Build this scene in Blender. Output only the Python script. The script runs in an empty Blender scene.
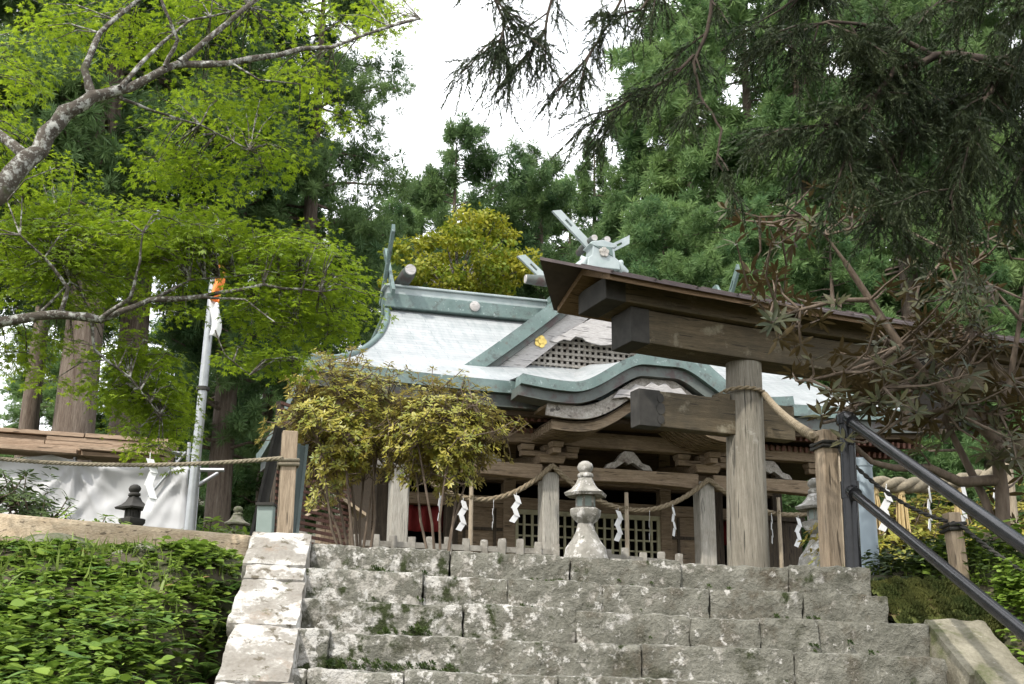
import bpy, math, random
import numpy as np
from mathutils import Vector, Matrix, noise
R = math.radians
sc = bpy.context.scene
COL = sc.collection

# ------------------------------------------------------------------ camera, sky, sun, exposure
F_PX, PITCH, ROLL, CAM_Z = 1200.0, R(16.0), 0.010, -0.763      # the plateau above the stairs is z = 0
cam_d = bpy.data.cameras.new('camera')
cam = bpy.data.objects.new('camera', cam_d); COL.objects.link(cam)
cam_d.sensor_width = 36.0; cam_d.lens = F_PX / 1024 * 36.0
cam_d.clip_start = 0.05; cam_d.clip_end = 2000
CAM_M = Matrix.Translation((0, 0, CAM_Z)) @ Matrix.Rotation(math.pi/2 + PITCH, 4, 'X') @ Matrix.Rotation(ROLL, 4, 'Z')
cam.matrix_world = CAM_M
sc.camera = cam

SUN_EL = R(50); SUN_AZ = R(-148)          # azimuth measured from +Y towards +X
w = bpy.data.worlds.new('World'); sc.world = w; w.use_nodes = True
nt = w.node_tree; nt.nodes.clear()
out = nt.nodes.new('ShaderNodeOutputWorld'); bg = nt.nodes.new('ShaderNodeBackground')
sky = nt.nodes.new('ShaderNodeTexSky'); sky.sky_type = 'NISHITA'; sky.sun_disc = False
sky.sun_elevation = SUN_EL; sky.sun_rotation = SUN_AZ; sky.dust_density = 2.0; sky.air_density = 1.2
tc = nt.nodes.new('ShaderNodeTexCoord'); mp = nt.nodes.new('ShaderNodeMapping'); mp.inputs['Scale'].default_value = (2.2, 2.2, 4.5)
nz = nt.nodes.new('ShaderNodeTexNoise'); nz.inputs['Scale'].default_value = 1.1; nz.inputs['Detail'].default_value = 6
rp = nt.nodes.new('ShaderNodeValToRGB'); rp.color_ramp.elements[0].position = .33; rp.color_ramp.elements[1].position = .52
mx = nt.nodes.new('ShaderNodeMixRGB'); mx.inputs[2].default_value = (9.4, 9.6, 9.9, 1)
L = nt.links.new
L(tc.outputs['Generated'], mp.inputs[0]); L(mp.outputs[0], nz.inputs['Vector']); L(nz.outputs['Fac'], rp.inputs[0])
L(rp.outputs[0], mx.inputs[0]); L(sky.outputs[0], mx.inputs[1]); L(mx.outputs[0], bg.inputs[0]); L(bg.outputs[0], out.inputs[0])
bg.inputs[1].default_value = 0.15
sun_d = bpy.data.lights.new('sun', 'SUN'); sun_d.energy = 2.4; sun_d.angle = R(1.2); sun_d.color = (1, .955, .88)
sun = bpy.data.objects.new('sun', sun_d); COL.objects.link(sun)
S = Vector((math.sin(SUN_AZ)*math.cos(SUN_EL), math.cos(SUN_AZ)*math.cos(SUN_EL), math.sin(SUN_EL)))
sun.rotation_euler = S.to_track_quat('Z', 'Y').to_euler(); sun.location = S * 60
vs = sc.view_settings; vs.view_transform = 'Standard'; vs.look = 'None'; vs.gamma = 1; vs.exposure = 0.8; vs.use_curve_mapping = False
sc.render.engine = 'CYCLES'
cy = sc.cycles
cy.use_denoising = True; cy.max_bounces = 6; cy.diffuse_bounces = 3; cy.glossy_bounces = 2; cy.transmission_bounces = 3; cy.transparent_max_bounces = 4
cy.sample_clamp_indirect = 4; cy.use_adaptive_sampling = True; cy.adaptive_threshold = 0.02; cy.caustics_reflective = False; cy.caustics_refractive = False

CR = CAM_M.to_3x3()
def at(px, py, dist):
    """world point seen at pixel px,py whose horizontal distance from the camera along +Y is dist"""
    d = CR @ Vector(((px-512)/F_PX, (342-py)/F_PX, -1))
    d = d * (dist / d.y)
    return Vector((d.x, d.y, d.z + CAM_Z))
def px_at(px, y, z):
    """world x of pixel column px for a point at distance y and height z"""
    lo, hi = -60., 60.
    inv = CAM_M.inverted()
    for _ in range(40):
        m = (lo+hi)/2; c = inv @ Vector((m, y, z))
        if 512 + F_PX*c.x/-c.z < px: lo = m
        else: hi = m
    return lo

# ------------------------------------------------------------------ mesh helpers
def lerp(a, b, t): return a + (b-a)*t
class MB:
    def __init__(s): s.v = []; s.f = []
    def add(s, vs_, fs_):
        n = len(s.v); s.v += [Vector(v) for v in vs_]; s.f += [tuple(i+n for i in f) for f in fs_]; return s
    def box(s, c, d, rot=None, taper=1.0):
        x, y, z = d[0]/2, d[1]/2, d[2]/2
        vs_ = [Vector((sx*x*(taper if sz > 0 else 1), sy*y*(taper if sz > 0 else 1), sz*z)) for sz in (-1, 1) for sy in (-1, 1) for sx in (-1, 1)]
        if rot is not None: vs_ = [rot @ v for v in vs_]
        return s.add([v + Vector(c) for v in vs_], [(0,2,3,1),(4,5,7,6),(0,1,5,4),(2,6,7,3),(0,4,6,2),(1,3,7,5)])
    def beam(s, a, b, w_, h_, up=(0, 0, 1)):
        a, b = Vector(a), Vector(b); d = (b-a); L_ = d.length; d.normalize()
        up = Vector(up); r = d.cross(up); r.normalize(); u = r.cross(d)
        m = Matrix((d, r, u)).transposed()
        return s.box((a+b)/2, (L_, w_, h_), m)
    def tube(s, pts, rad, n=8, caps=True):
        pts = [Vector(p) for p in pts]
        if not hasattr(rad, '__len__'): rad = [rad]*len(pts)
        base = len(s.v); ref = None
        for i, p in enumerate(pts):
            d = (pts[min(i+1, len(pts)-1)] - pts[max(i-1, 0)])
            if d.length < 1e-9: d = Vector((0, 0, 1))
            d.normalize()
            if ref is None:
                ref = Vector((1, 0, 0)) if abs(d.x) < .8 else Vector((0, 1, 0))
            x = ref - d*ref.dot(d); x.normalize(); ref = x; y = d.cross(x)
            for k in range(n):
                a = 2*math.pi*k/n
                s.v.append(p + (x*math.cos(a) + y*math.sin(a))*rad[i])
        for i in range(len(pts)-1):
            for k in range(n):
                a = base+i*n+k; b = base+i*n+(k+1) % n
                s.f.append((a, b, b+n, a+n))
        if caps:
            s.f.append(tuple(base+k for k in range(n))[::-1]); s.f.append(tuple(base+(len(pts)-1)*n+k for k in range(n)))
        return s
    def lathe(s, prof, n=16, c=(0, 0, 0), rot=0.0, sq=False):
        """prof: (radius, z) list bottom to top"""
        base = len(s.v); c = Vector(c)
        for r_, z in prof:
            for k in range(n):
                a = rot + 2*math.pi*k/n
                s.v.append(c + Vector((r_*math.cos(a), r_*math.sin(a), z)))
        for i in range(len(prof)-1):
            for k in range(n):
                a = base+i*n+k; b = base+i*n+(k+1) % n
                s.f.append((a, b, b+n, a+n))
        s.f.append(tuple(base+k for k in range(n))[::-1]); s.f.append(tuple(base+(len(prof)-1)*n+k for k in range(n)))
        return s
    def extrude(s, poly, axis, a0, a1):
        """poly: list of 2D points; axis 'y' -> poly in XZ, 'x' -> poly in YZ, 'z' -> poly in XY"""
        def P(p, a):
            return {'y': (p[0], a, p[1]), 'x': (a, p[0], p[1]), 'z': (p[0], p[1], a)}[axis]
        n = len(poly); base = len(s.v)
        s.v += [Vector(P(p, a0)) for p in poly] + [Vector(P(p, a1)) for p in poly]
        for k in range(n):
            s.f.append((base+k, base+(k+1) % n, base+n+(k+1) % n, base+n+k))
        s.f.append(tuple(base+k for k in range(n))[::-1]); s.f.append(tuple(base+n+k for k in range(n)))
        return s
    def strip(s, curve, o0, o1, y0, y1):
        """solid ribbon: curve in XZ, offset along its normal from o0 to o1, running from y0 to y1"""
        n = len(curve); A = []; B = []
        for i, p in enumerate(curve):
            q0 = curve[max(i-1, 0)]; q1 = curve[min(i+1, n-1)]
            d = Vector((q1[0]-q0[0], q1[1]-q0[1])); d.normalize(); nn = Vector((-d.y, d.x))
            A.append((p[0]+nn.x*o0, p[1]+nn.y*o0)); B.append((p[0]+nn.x*o1, p[1]+nn.y*o1))
        base = len(s.v)
        for i in range(n):
            s.v += [Vector((A[i][0], y0, A[i][1])), Vector((A[i][0], y1, A[i][1])), Vector((B[i][0], y1, B[i][1])), Vector((B[i][0], y0, B[i][1]))]
        for i in range(n-1):
            for k in range(4):
                a = base+i*4+k; b = base+i*4+(k+1) % 4
                s.f.append((a, a+4, b+4, b))
        s.f.append((base, base+1, base+2, base+3)); e = base+(n-1)*4; s.f.append((e+3, e+2, e+1, e))
        return s
    def grid(s, fn, nu, nv, thick=None):
        base = len(s.v)
        for i in range(nu+1):
            for j in range(nv+1):
                s.v.append(Vector(fn(i/nu, j/nv)))
        for i in range(nu):
            for j in range(nv):
                a = base+i*(nv+1)+j
                s.f.append((a, a+nv+1, a+nv+2, a+1))
        return s
    def jitter(s, amp, scale, seed=0):
        o = Vector((seed*3.7, seed*1.3, seed*7.1))
        s.v = [v + noise.noise_vector(v*scale + o)*amp for v in s.v]; return s
    def build(s, name, mat, parent=None, world=False, smooth=None, bevel=None, solid=None):
        vv = s.v
        if parent is not None and world:
            inv = parent.matrix_basis.inverted(); vv = [inv @ v for v in vv]
        me = bpy.data.meshes.new(name); me.from_pydata([tuple(v) for v in vv], [], s.f)
        return link(name, me, mat, parent, smooth, bevel, solid)
def link(name, me, mat, parent=None, smooth=None, bevel=None, solid=None):
    me.update()
    o = bpy.data.objects.new(name, me); COL.objects.link(o)
    for m in (mat if isinstance(mat, (list, tuple)) else [mat]): me.materials.append(m)
    if parent is not None: o.parent = parent
    if smooth is not None:
        me.polygons.foreach_set('use_smooth', [True]*len(me.polygons))
        if smooth < 170:
            try: me.set_sharp_from_angle(angle=R(smooth))
            except Exception: pass
    if solid:
        m = o.modifiers.new('solid', 'SOLIDIFY'); m.thickness = solid; m.offset = -1
    if bevel:
        m = o.modifiers.new('bevel', 'BEVEL'); m.width = bevel; m.segments = 2; m.limit_method = 'ANGLE'; m.angle_limit = R(35)
    return o
def tag(o, label=None, cat=None, group=None, kind=None):
    if label: o['label'] = label
    if cat: o['category'] = cat
    if group: o['group'] = group
    if kind: o['kind'] = kind
    return o
def thing(name, label, cat, loc=(0, 0, 0), rotz=0.0, group=None, tilt=None):
    o = bpy.data.objects.new(name, None); COL.objects.link(o); o.empty_display_size = .2
    m = Matrix.Translation(Vector(loc)) @ Matrix.Rotation(rotz, 4, 'Z')
    if tilt is not None: m = m @ tilt
    o.matrix_basis = m
    return tag(o, label, cat, group)
def copy_tree(o, parent=None):
    c = o.copy(); COL.objects.link(c)
    if parent is not None: c.parent = parent
    for ch in [x for x in o.children]: copy_tree(ch, c)
    return c
def rough_block(mb, lo, hi, r=.02, res=.04, amp=.012, sc_=9, seed=0, amp2=.03):
    """a hewn stone: rounded box with noisy faces"""
    lo, hi = Vector(lo), Vector(hi); d = hi-lo
    n = [max(2, int(round(d[i]/res))) for i in range(3)]
    off = Vector((seed*5.31, seed*2.17, seed*9.73)); key = {}
    r = min(r, min(d)/2.2)
    ilo = lo + Vector((r, r, r)); ihi = hi - Vector((r, r, r))
    def vert(i, j, k):
        t = (i, j, k)
        if t in key: return key[t]
        p = Vector((lo.x+d.x*i/n[0], lo.y+d.y*j/n[1], lo.z+d.z*k/n[2]))
        q = Vector((min(max(p.x, ilo.x), ihi.x), min(max(p.y, ilo.y), ihi.y), min(max(p.z, ilo.z), ihi.z)))
        nn = p-q; nn.normalize()
        p = q + nn*r
        p += nn*(amp*noise.noise(p*sc_+off) + amp*.6*noise.noise(p*sc_*2.7+off) + amp2*.4*noise.noise(p*1.9+off))
        key[t] = len(mb.v); mb.v.append(p); return key[t]
    for ax in range(3):
        u, v = [a for a in range(3) if a != ax]
        for side in (0, n[ax]):
            for i in range(n[u]):
                for j in range(n[v]):
                    q = []
                    for (a, b) in ((i, j), (i+1, j), (i+1, j+1), (i, j+1)):
                        t = [0, 0, 0]; t[ax] = side; t[u] = a; t[v] = b; q.append(vert(*t))
                    flip = (side == 0) ^ (ax == 1)
                    mb.f.append(tuple(q[::-1] if flip else q))
    return mb

# scattered leaves with numpy
rng = np.random.default_rng(7)
def frames(fwd, nrm):
    """rotation matrices with columns side, fwd, normal"""
    f = fwd/np.linalg.norm(fwd, axis=1, keepdims=True)
    s_ = np.cross(f, nrm); ln = np.linalg.norm(s_, axis=1, keepdims=True); ln[ln < 1e-6] = 1; s_ /= ln
    n_ = np.cross(s_, f)
    return np.stack([s_, f, n_], axis=2)
def scatter(name, T, F, P, Rm, size, tint, mat, parent=None, flat=True):
    T = np.asarray(T, float); F = np.asarray(F, int); n = len(P); k = len(T)
    size = np.asarray(size, float)
    V = np.einsum('nij,kj->nki', Rm, T)
    V = V*(size[:, None, None] if size.ndim == 1 else size[:, None, :]) + P[:, None, :]
    V = V.reshape(-1, 3)
    if parent is not None:
        V = V - np.array(parent.matrix_basis.translation)
    nf, kf = F.shape
    idx = (F[None, :, :] + (np.arange(n)*k)[:, None, None]).reshape(-1)
    me = bpy.data.meshes.new(name)
    me.vertices.add(n*k); me.vertices.foreach_set('co', V.astype(np.float32).ravel())
    me.loops.add(len(idx)); me.loops.foreach_set('vertex_index', idx.astype(np.int32))
    me.polygons.add(n*nf); me.polygons.foreach_set('loop_start', (np.arange(n*nf)*kf).astype(np.int32))
    try: me.polygons.foreach_set('loop_total', np.full(n*nf, kf, np.int32))
    except Exception: pass
    a = me.attributes.new('tint', 'FLOAT', 'POINT'); a.data.foreach_set('value', np.repeat(tint, k).astype(np.float32))
    me.update(calc_edges=True); me.validate()
    return link(name, me, mat, parent)
def unit(n):
    v = rng.normal(size=(n, 3)); return v/np.linalg.norm(v, axis=1, keepdims=True)

def oval(w_, bend=.10, fold=.05):
    """a pointed oval leaf folded along its midrib"""
    def dz(y): return -bend*y*y
    o = [(0, 0)] + [(w_*s_, y) for s_, y in ((.70, .20), (1, .45), (.72, .75))] + [(0, 1)] + [(-w_*s_, y) for s_, y in ((.72, .75), (1, .45), (.70, .20))]
    return [(x, y, dz(y) + fold*abs(x)/max(w_, .01)*w_*2) for x, y in o] + [(0, .5, dz(.5) - .01)]
LEAF, WIDE, LONG, ROUND = oval(.17), oval(.34, .14), oval(.125, .15), oval(.42, .10)
LEAF_F = [(8, k, (k+1) % 8) for k in range(8)]
def maple_leaf():
    T = [(0, 0, 0)]; F = []
    for i, (a, l) in enumerate(((-105, .52), (-52, .86), (0, 1.0), (52, .86), (105, .52))):
        def p(an, le, z=0): return (math.sin(R(an))*le, math.cos(R(an))*le, z)
        n = len(T); wd = 22
        T += [p(a-wd, l*.42, .02), p(a, l, -.10), p(a+wd, l*.42, .02)]
        F.append((0, n+2, n+1, n))
    return T, F
MAPLE, MAPLE_F = maple_leaf()
def tuft(n, seed, up=.35, w_=.05, ln=(.6, 1.0)):
    """a pompom of short needles"""
    r = np.random.default_rng(seed); T = []; F = []
    for i in range(n):
        d = r.normal(size=3); d[2] = d[2] + up; d /= np.linalg.norm(d)
        l = r.uniform(*ln); sd = np.cross(d, r.normal(size=3)); sd /= np.linalg.norm(sd); k = len(T)
        T += [tuple(d*l*.15), tuple(d*l*.6 + sd*w_), tuple(d*l), tuple(d*l*.6 - sd*w_)]
        F.append((k, k+1, k+2, k+3))
    return T, F
# ------------------------------------------------------------------ materials
def new_mat(name):
    m = bpy.data.materials.new(name); m.use_nodes = True
    nt = m.node_tree; b = nt.nodes['Principled BSDF']
    return m, nt, b
def setin(b, **kw):
    for k, v in kw.items():
        k2 = k.replace('_', ' ')
        if k2 in b.inputs: b.inputs[k2].default_value = v
def c4(c): return (c[0], c[1], c[2], 1)
def coords(nt, stretch=(1, 1, 1), kind='Object'):
    tc = nt.nodes.new('ShaderNodeTexCoord'); mp = nt.nodes.new('ShaderNodeMapping'); mp.inputs['Scale'].default_value = stretch
    nt.links.new(tc.outputs[kind], mp.inputs[0]); return mp.outputs[0]
def noise_fac(nt, vec, scale, detail=5, rough=.6, lo=.3, hi=.7):
    n = nt.nodes.new('ShaderNodeTexNoise'); n.inputs['Scale'].default_value = scale; n.inputs['Detail'].default_value = detail; n.inputs['Roughness'].default_value = rough
    nt.links.new(vec, n.inputs['Vector'])
    r = nt.nodes.new('ShaderNodeMapRange'); r.inputs[1].default_value = lo; r.inputs[2].default_value = hi
    nt.links.new(n.outputs['Fac'], r.inputs[0]); return r.outputs[0], n.outputs['Fac']
def mixc(nt, fac, a, b):
    m = nt.nodes.new('ShaderNodeMixRGB')
    nt.links.new(fac, m.inputs[0])
    for i, v in ((1, a), (2, b)):
        if isinstance(v, tuple): m.inputs[i].default_value = c4(v)
        else: nt.links.new(v, m.inputs[i])
    return m.outputs[0]
def bump(nt, b, h, strength, dist=.02):
    n = nt.nodes.new('ShaderNodeBump'); n.inputs['Strength'].default_value = strength; n.inputs['Distance'].default_value = dist
    nt.links.new(h, n.inputs['Height']); nt.links.new(n.outputs[0], b.inputs['Normal'])
def noise_mat(name, c1, c2, scale=6, rough=.85, bmp=.4, bdist=.01, stretch=(1, 1, 1), layers=(), fine=None, metallic=0, spec=.3, xgrad=None, cracks=None):
    """two-tone noise base; layers = (colour, scale, lo, hi[, uses xgrad]) patches of lichen, moss, wear"""
    m, nt, b = new_mat(name); v = coords(nt, stretch)
    f, raw = noise_fac(nt, v, scale)
    col = mixc(nt, f, c1, c2)
    v2 = coords(nt)
    if fine:
        f2, raw2 = noise_fac(nt, v, fine[1], 4, .7, .25, .75); mm = nt.nodes.new('ShaderNodeMixRGB'); mm.blend_type = 'MULTIPLY'; mm.inputs[0].default_value = fine[2] if len(fine) > 2 else .8
        nt.links.new(col, mm.inputs[1]); cc = mixc(nt, f2, fine[0], (1.0, 1.0, 1.0)); nt.links.new(cc, mm.inputs[2]); col = mm.outputs[0]; raw = raw2
    if cracks:
        fc, rc = noise_fac(nt, v, cracks[1], 3, .5, cracks[2], cracks[2]+.035); col = mixc(nt, fc, col, cracks[0])
    for ly in layers:
        f3, r3 = noise_fac(nt, v2, ly[1], 6, .68, ly[2], ly[3])
        if xgrad and len(ly) > 4 and ly[4]:
            sx = nt.nodes.new('ShaderNodeSeparateXYZ'); nt.links.new(v2, sx.inputs[0])
            mr = nt.nodes.new('ShaderNodeMapRange'); mr.inputs[1].default_value = xgrad[0]; mr.inputs[2].default_value = xgrad[1]; mr.inputs[3].default_value = xgrad[2]; mr.inputs[4].default_value = xgrad[3]
            nt.links.new(sx.outputs[0], mr.inputs[0])
            ad = nt.nodes.new('ShaderNodeMath'); ad.operation = 'ADD'; nt.links.new(r3, ad.inputs[0]); nt.links.new(mr.outputs[0], ad.inputs[1])
            r = nt.nodes.new('ShaderNodeMapRange'); r.inputs[1].default_value = ly[2]; r.inputs[2].default_value = ly[3]; nt.links.new(ad.outputs[0], r.inputs[0]); f3 = r.outputs[0]
        col = mixc(nt, f3, col, ly[0])
    nt.links.new(col, b.inputs['Base Color'])
    setin(b, Roughness=rough, Metallic=metallic, Specular_IOR_Level=spec)
    if bmp: bump(nt, b, raw, bmp, bdist)
    return m
def leaf_mat(name, ca, cb, back=None, trans=.35, rough=.5, tcol=None, spec=.35):
    m, nt, b = new_mat(name)
    at_ = nt.nodes.new('ShaderNodeAttribute'); at_.attribute_name = 'tint'
    oi = nt.nodes.new('ShaderNodeObjectInfo')
    ad = nt.nodes.new('ShaderNodeMath'); ad.operation = 'MULTIPLY_ADD'; ad.inputs[1].default_value = .25; nt.links.new(oi.outputs['Random'], ad.inputs[0])
    sb = nt.nodes.new('ShaderNodeMath'); sb.operation = 'SUBTRACT'; sb.inputs[1].default_value = .125; nt.links.new(at_.outputs['Fac'], sb.inputs[0]); nt.links.new(sb.outputs[0], ad.inputs[2])
    cl = nt.nodes.new('ShaderNodeClamp'); nt.links.new(ad.outputs[0], cl.inputs[0])
    col = mixc(nt, cl.outputs[0], ca, cb)
    if back:
        g = nt.nodes.new('ShaderNodeNewGeometry'); col = mixc(nt, g.outputs['Backfacing'], col, back)
    nt.links.new(col, b.inputs['Base Color']); setin(b, Roughness=rough, Specular_IOR_Level=spec)
    tr = nt.nodes.new('ShaderNodeBsdfTranslucent')
    if tcol:
        mm = nt.nodes.new('ShaderNodeMixRGB'); mm.blend_type = 'MULTIPLY'; mm.inputs[0].default_value = 1; nt.links.new(col, mm.inputs[1]); mm.inputs[2].default_value = c4(tcol); nt.links.new(mm.outputs[0], tr.inputs[0])
    else: nt.links.new(col, tr.inputs[0])
    ms = nt.nodes.new('ShaderNodeMixShader'); ms.inputs[0].default_value = trans
    nt.links.new(b.outputs[0], ms.inputs[1]); nt.links.new(tr.outputs[0], ms.inputs[2])
    nt.links.new(ms.outputs[0], nt.nodes['Material Output'].inputs[0])
    return m
def brick_roof(name, c1, c2, sx, sy):
    """copper sheet roof laid in long courses, greyed by weather"""
    m, nt, b = new_mat(name); v = coords(nt)
    f, raw = noise_fac(nt, v, 1.3, 6)
    col = mixc(nt, f, c1, c2)
    vs_ = coords(nt, (3, .5, .5)); f2, r2 = noise_fac(nt, vs_, 2.5, 5, .7, .45, .8); col = mixc(nt, f2, col, (.22, .25, .25))
    sep = nt.nodes.new('ShaderNodeSeparateXYZ'); nt.links.new(v, sep.inputs[0])
    cb = nt.nodes.new('ShaderNodeCombineXYZ'); nt.links.new(sep.outputs[0], cb.inputs[0]); nt.links.new(sep.outputs[1], cb.inputs[1])
    br = nt.nodes.new('ShaderNodeTexBrick'); br.inputs['Scale'].default_value = 1; br.inputs['Brick Width'].default_value = sx; br.inputs['Row Height'].default_value = sy
    br.inputs['Mortar Size'].default_value = .008; br.inputs['Mortar Smooth'].default_value = .4; br.inputs['Color1'].default_value = (1, 1, 1, 1); br.inputs['Color2'].default_value = (.86, .88, .88, 1); br.inputs['Mortar'].default_value = (.6, .64, .64, 1)
    nt.links.new(cb.outputs[0], br.inputs['Vector'])
    mm = nt.nodes.new('ShaderNodeMixRGB'); mm.blend_type = 'MULTIPLY'; mm.inputs[0].default_value = 1
    nt.links.new(col, mm.inputs[1]); nt.links.new(br.outputs['Color'], mm.inputs[2]); nt.links.new(mm.outputs[0], b.inputs['Base Color'])
    setin(b, Roughness=.5, Specular_IOR_Level=.5)
    bump(nt, b, br.outputs['Color'], .5, .02)
    return m
M = {}
def wood(key, c1, c2, grain=(1, 14, 14), rough=.8, layers=(), sc_=1.6):
    M[key] = noise_mat(key, c1, c2, scale=sc_, stretch=grain, fine=((.34, .32, .29), 9, .92), bmp=.6, bdist=.008, rough=rough, layers=layers, cracks=(tuple(x*.28 for x in c1), 2.3, .625))
stainy = [((.075, .06, .045), 1.1, .56, .78)]
wood('wood_weathered_x', (.25, .18, .112), (.40, .31, .215), layers=stainy)
wood('wood_weathered_z', (.38, .36, .31), (.52, .49, .43), grain=(14, 14, .8), layers=[((.20, .17, .13), 1.5, .55, .8)])
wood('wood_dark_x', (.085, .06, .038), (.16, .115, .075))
wood('wood_dark_z', (.06, .048, .036), (.13, .10, .07), grain=(14, 14, 1))
wood('wood_red', (.16, .075, .055), (.25, .13, .10), grain=(10, 1, 10))
wood('wood_pale', (.50, .47, .43), (.66, .63, .59), layers=[((.30, .27, .23), 2.2, .55, .8)])
wood('wood_white', (.50, .48, .47), (.64, .62, .61), layers=[((.36, .33, .30), 3, .55, .75)])
wood('wood_carved', (.34, .31, .27), (.55, .52, .47), grain=(3, 3, 3), layers=[((.14, .11, .09), 5, .52, .7)])
wood('torii_beam', (.10, .078, .046), (.185, .145, .09), layers=[((.05, .042, .028), .8, .45, .7), ((.22, .195, .14), 3.5, .58, .72)])
wood('torii_under', (.20, .13, .075), (.30, .20, .12))
wood('torii_column', (.20, .18, .145), (.36, .33, .27), grain=(11, 11, .55), layers=[((.13, .12, .09), 1.1, .5, .8), ((.42, .41, .36), 2.5, .6, .8)])
wood('stake', (.33, .25, .17), (.50, .40, .29), grain=(12, 12, 1))
wood('timber_new', (.58, .45, .30), (.72, .60, .44), sc_=1.1)
wood('board_orange', (.31, .215, .145), (.48, .365, .265))
wood('pole_wood', (.38, .31, .22), (.52, .44, .33), grain=(14, 14, 1))
M['copper'] = noise_mat('copper_patina', (.075, .118, .108), (.155, .212, .198), 3, .5, .2, .004, layers=[((.055, .065, .06), 6, .50, .68), ((.30, .36, .35), 9, .60, .70), ((.10, .075, .055), 3.5, .62, .76)], spec=.5, stretch=(1, 1, 1))
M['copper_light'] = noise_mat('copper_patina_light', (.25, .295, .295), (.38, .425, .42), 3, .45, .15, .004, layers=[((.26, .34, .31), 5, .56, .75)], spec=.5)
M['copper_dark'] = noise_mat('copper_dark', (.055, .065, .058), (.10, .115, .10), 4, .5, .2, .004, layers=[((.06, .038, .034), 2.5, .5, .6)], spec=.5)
M['roof'] = brick_roof('copper_roof', (.30, .308, .312), (.40, .41, .41), .9, .15)
M['torii_roof'] = noise_mat('torii_roof_sheet', (.045, .035, .035), (.085, .065, .062), 5, .6, .2)
lichen = [((.085, .072, .05), 5.0, .52, .66), ((.33, .31, .27), 10, .56, .64, True), ((.48, .46, .42), 13, .575, .64, True), ((.42, .40, .365), 4, .60, .68, True), ((.030, .038, .012), 4.2, .585, .65, True), ((.05, .05, .03), 2.3, .57, .68)]
M['step_stone'] = noise_mat('step_stone', (.128, .124, .098), (.27, .26, .218), 6, .92, 1.0, .025, fine=((.45, .45, .42), 34, .85), layers=lichen, xgrad=(-1.9, 1.9, .07, -.07))
M['curb_light'] = noise_mat('curb_stone_lichen', (.23, .21, .18), (.38, .36, .32), 5, .92, .8, .01, fine=((.6, .58, .55), 40, .7), layers=[((.50, .485, .45), 5, .48, .58), ((.22, .17, .125), 4.5, .55, .66), ((.10, .085, .06), 11, .575, .64), ((.05, .058, .018), 4.1, .595, .66)])
M['curb_green'] = noise_mat('curb_stone_mossy', (.16, .145, .105), (.30, .275, .21), 5, .92, .8, .01, fine=((.55, .55, .5), 40, .7), layers=[((.085, .09, .04), 3.5, .54, .66), ((.50, .47, .42), 6, .62, .70)])
M['lantern'] = noise_mat('lantern_stone', (.17, .16, .135), (.33, .315, .28), 7, .9, .7, .01, layers=[((.55, .53, .50), 9, .53, .62), ((.10, .10, .075), 8, .60, .70)])
M['fence_stone'] = noise_mat('fence_stone', (.17, .155, .13), (.34, .32, .28), 8, .9, .6, .01, layers=[((.48, .46, .42), 9, .58, .68)])
M['rock'] = noise_mat('rock_mossy', (.13, .115, .09), (.27, .25, .21), 4, .93, .9, .02, layers=[((.05, .07, .018), 3, .48, .62)])
M['soil'] = noise_mat('soil', (.05, .04, .026), (.10, .085, .055), 3, .95, .6, .03, layers=[((.045, .06, .02), 1.4, .45, .62)])
M['moss'] = noise_mat('moss', (.05, .062, .016), (.10, .115, .028), 9, .98, 1, .02, layers=[((.11, .075, .035), 5, .5, .62)])
M['straw'] = noise_mat('straw_rope', (.16, .125, .075), (.27, .22, .15), 30, .9, .7, .01)
M['straw_pale'] = noise_mat('straw_rope_grey', (.16, .135, .095), (.26, .225, .16), 30, .9, .7, .01)
M['straw_gold'] = noise_mat('straw_tassel', (.42, .31, .14), (.58, .45, .24), 20, .9, .6, .01, stretch=(4, 4, .4))
M['rope_dark'] = noise_mat('rope_dark', (.02, .02, .018), (.045, .042, .035), 30, .8, .5)
M['paper'] = noise_mat('paper', (.62, .62, .61), (.70, .70, .69), 4, .7, 0)
M['rail'] = noise_mat('rail_paint', (.010, .010, .011), (.018, .018, .02), 14, .22, .03, .001, spec=.3)
M['steel'] = noise_mat('pole_steel', (.27, .28, .28), (.40, .41, .41), 5, .38, .05, metallic=.65)
M['pvc'] = noise_mat('grey_pipe', (.33, .40, .45), (.40, .47, .52), 2, .45, 0)
M['white_pole'] = noise_mat('white_pole', (.6, .6, .58), (.75, .75, .73), 3, .5, 0)
M['iron'] = noise_mat('dark_iron', (.022, .021, .018), (.05, .046, .04), 6, .75, .2)
M['green_metal'] = noise_mat('green_grey_metal', (.055, .075, .07), (.095, .12, .112), 3, .5, .1)
M['greygreen_box'] = noise_mat('grey_green_box', (.20, .25, .225), (.28, .33, .30), 3, .5, .1)
M['gold'] = noise_mat('gold_fitting', (.50, .36, .09), (.66, .50, .16), 12, .35, .3, metallic=.7)
M['red_cloth'] = noise_mat('red_curtain', (.14, .012, .012), (.20, .02, .018), 3, .8, .1)
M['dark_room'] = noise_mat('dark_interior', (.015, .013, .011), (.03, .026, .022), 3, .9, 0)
M['banner_orange'] = noise_mat('banner_orange', (.75, .20, .05), (.82, .28, .08), 3, .8, 0)
M['banner_white'] = noise_mat('banner_white', (.72, .72, .70), (.8, .8, .78), 3, .8, 0)
M['lattice_wood'] = noise_mat('lattice_wood', (.33, .31, .20), (.42, .40, .27), 8, .8, .1)
M['bark_cedar'] = noise_mat('bark_cedar', (.14, .10, .075), (.30, .25, .20), 2, .95, 1, .04, stretch=(6, 6, .5), fine=((.35, .32, .3), 9, .9))
M['bark_grey'] = noise_mat('bark_maple', (.040, .033, .026), (.10, .085, .068), 9, .95, 1.0, .02, layers=[((.33, .33, .30), 16, .52, .60), ((.22, .22, .19), 40, .55, .62), ((.06, .065, .03), 5, .6, .7)])
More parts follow.
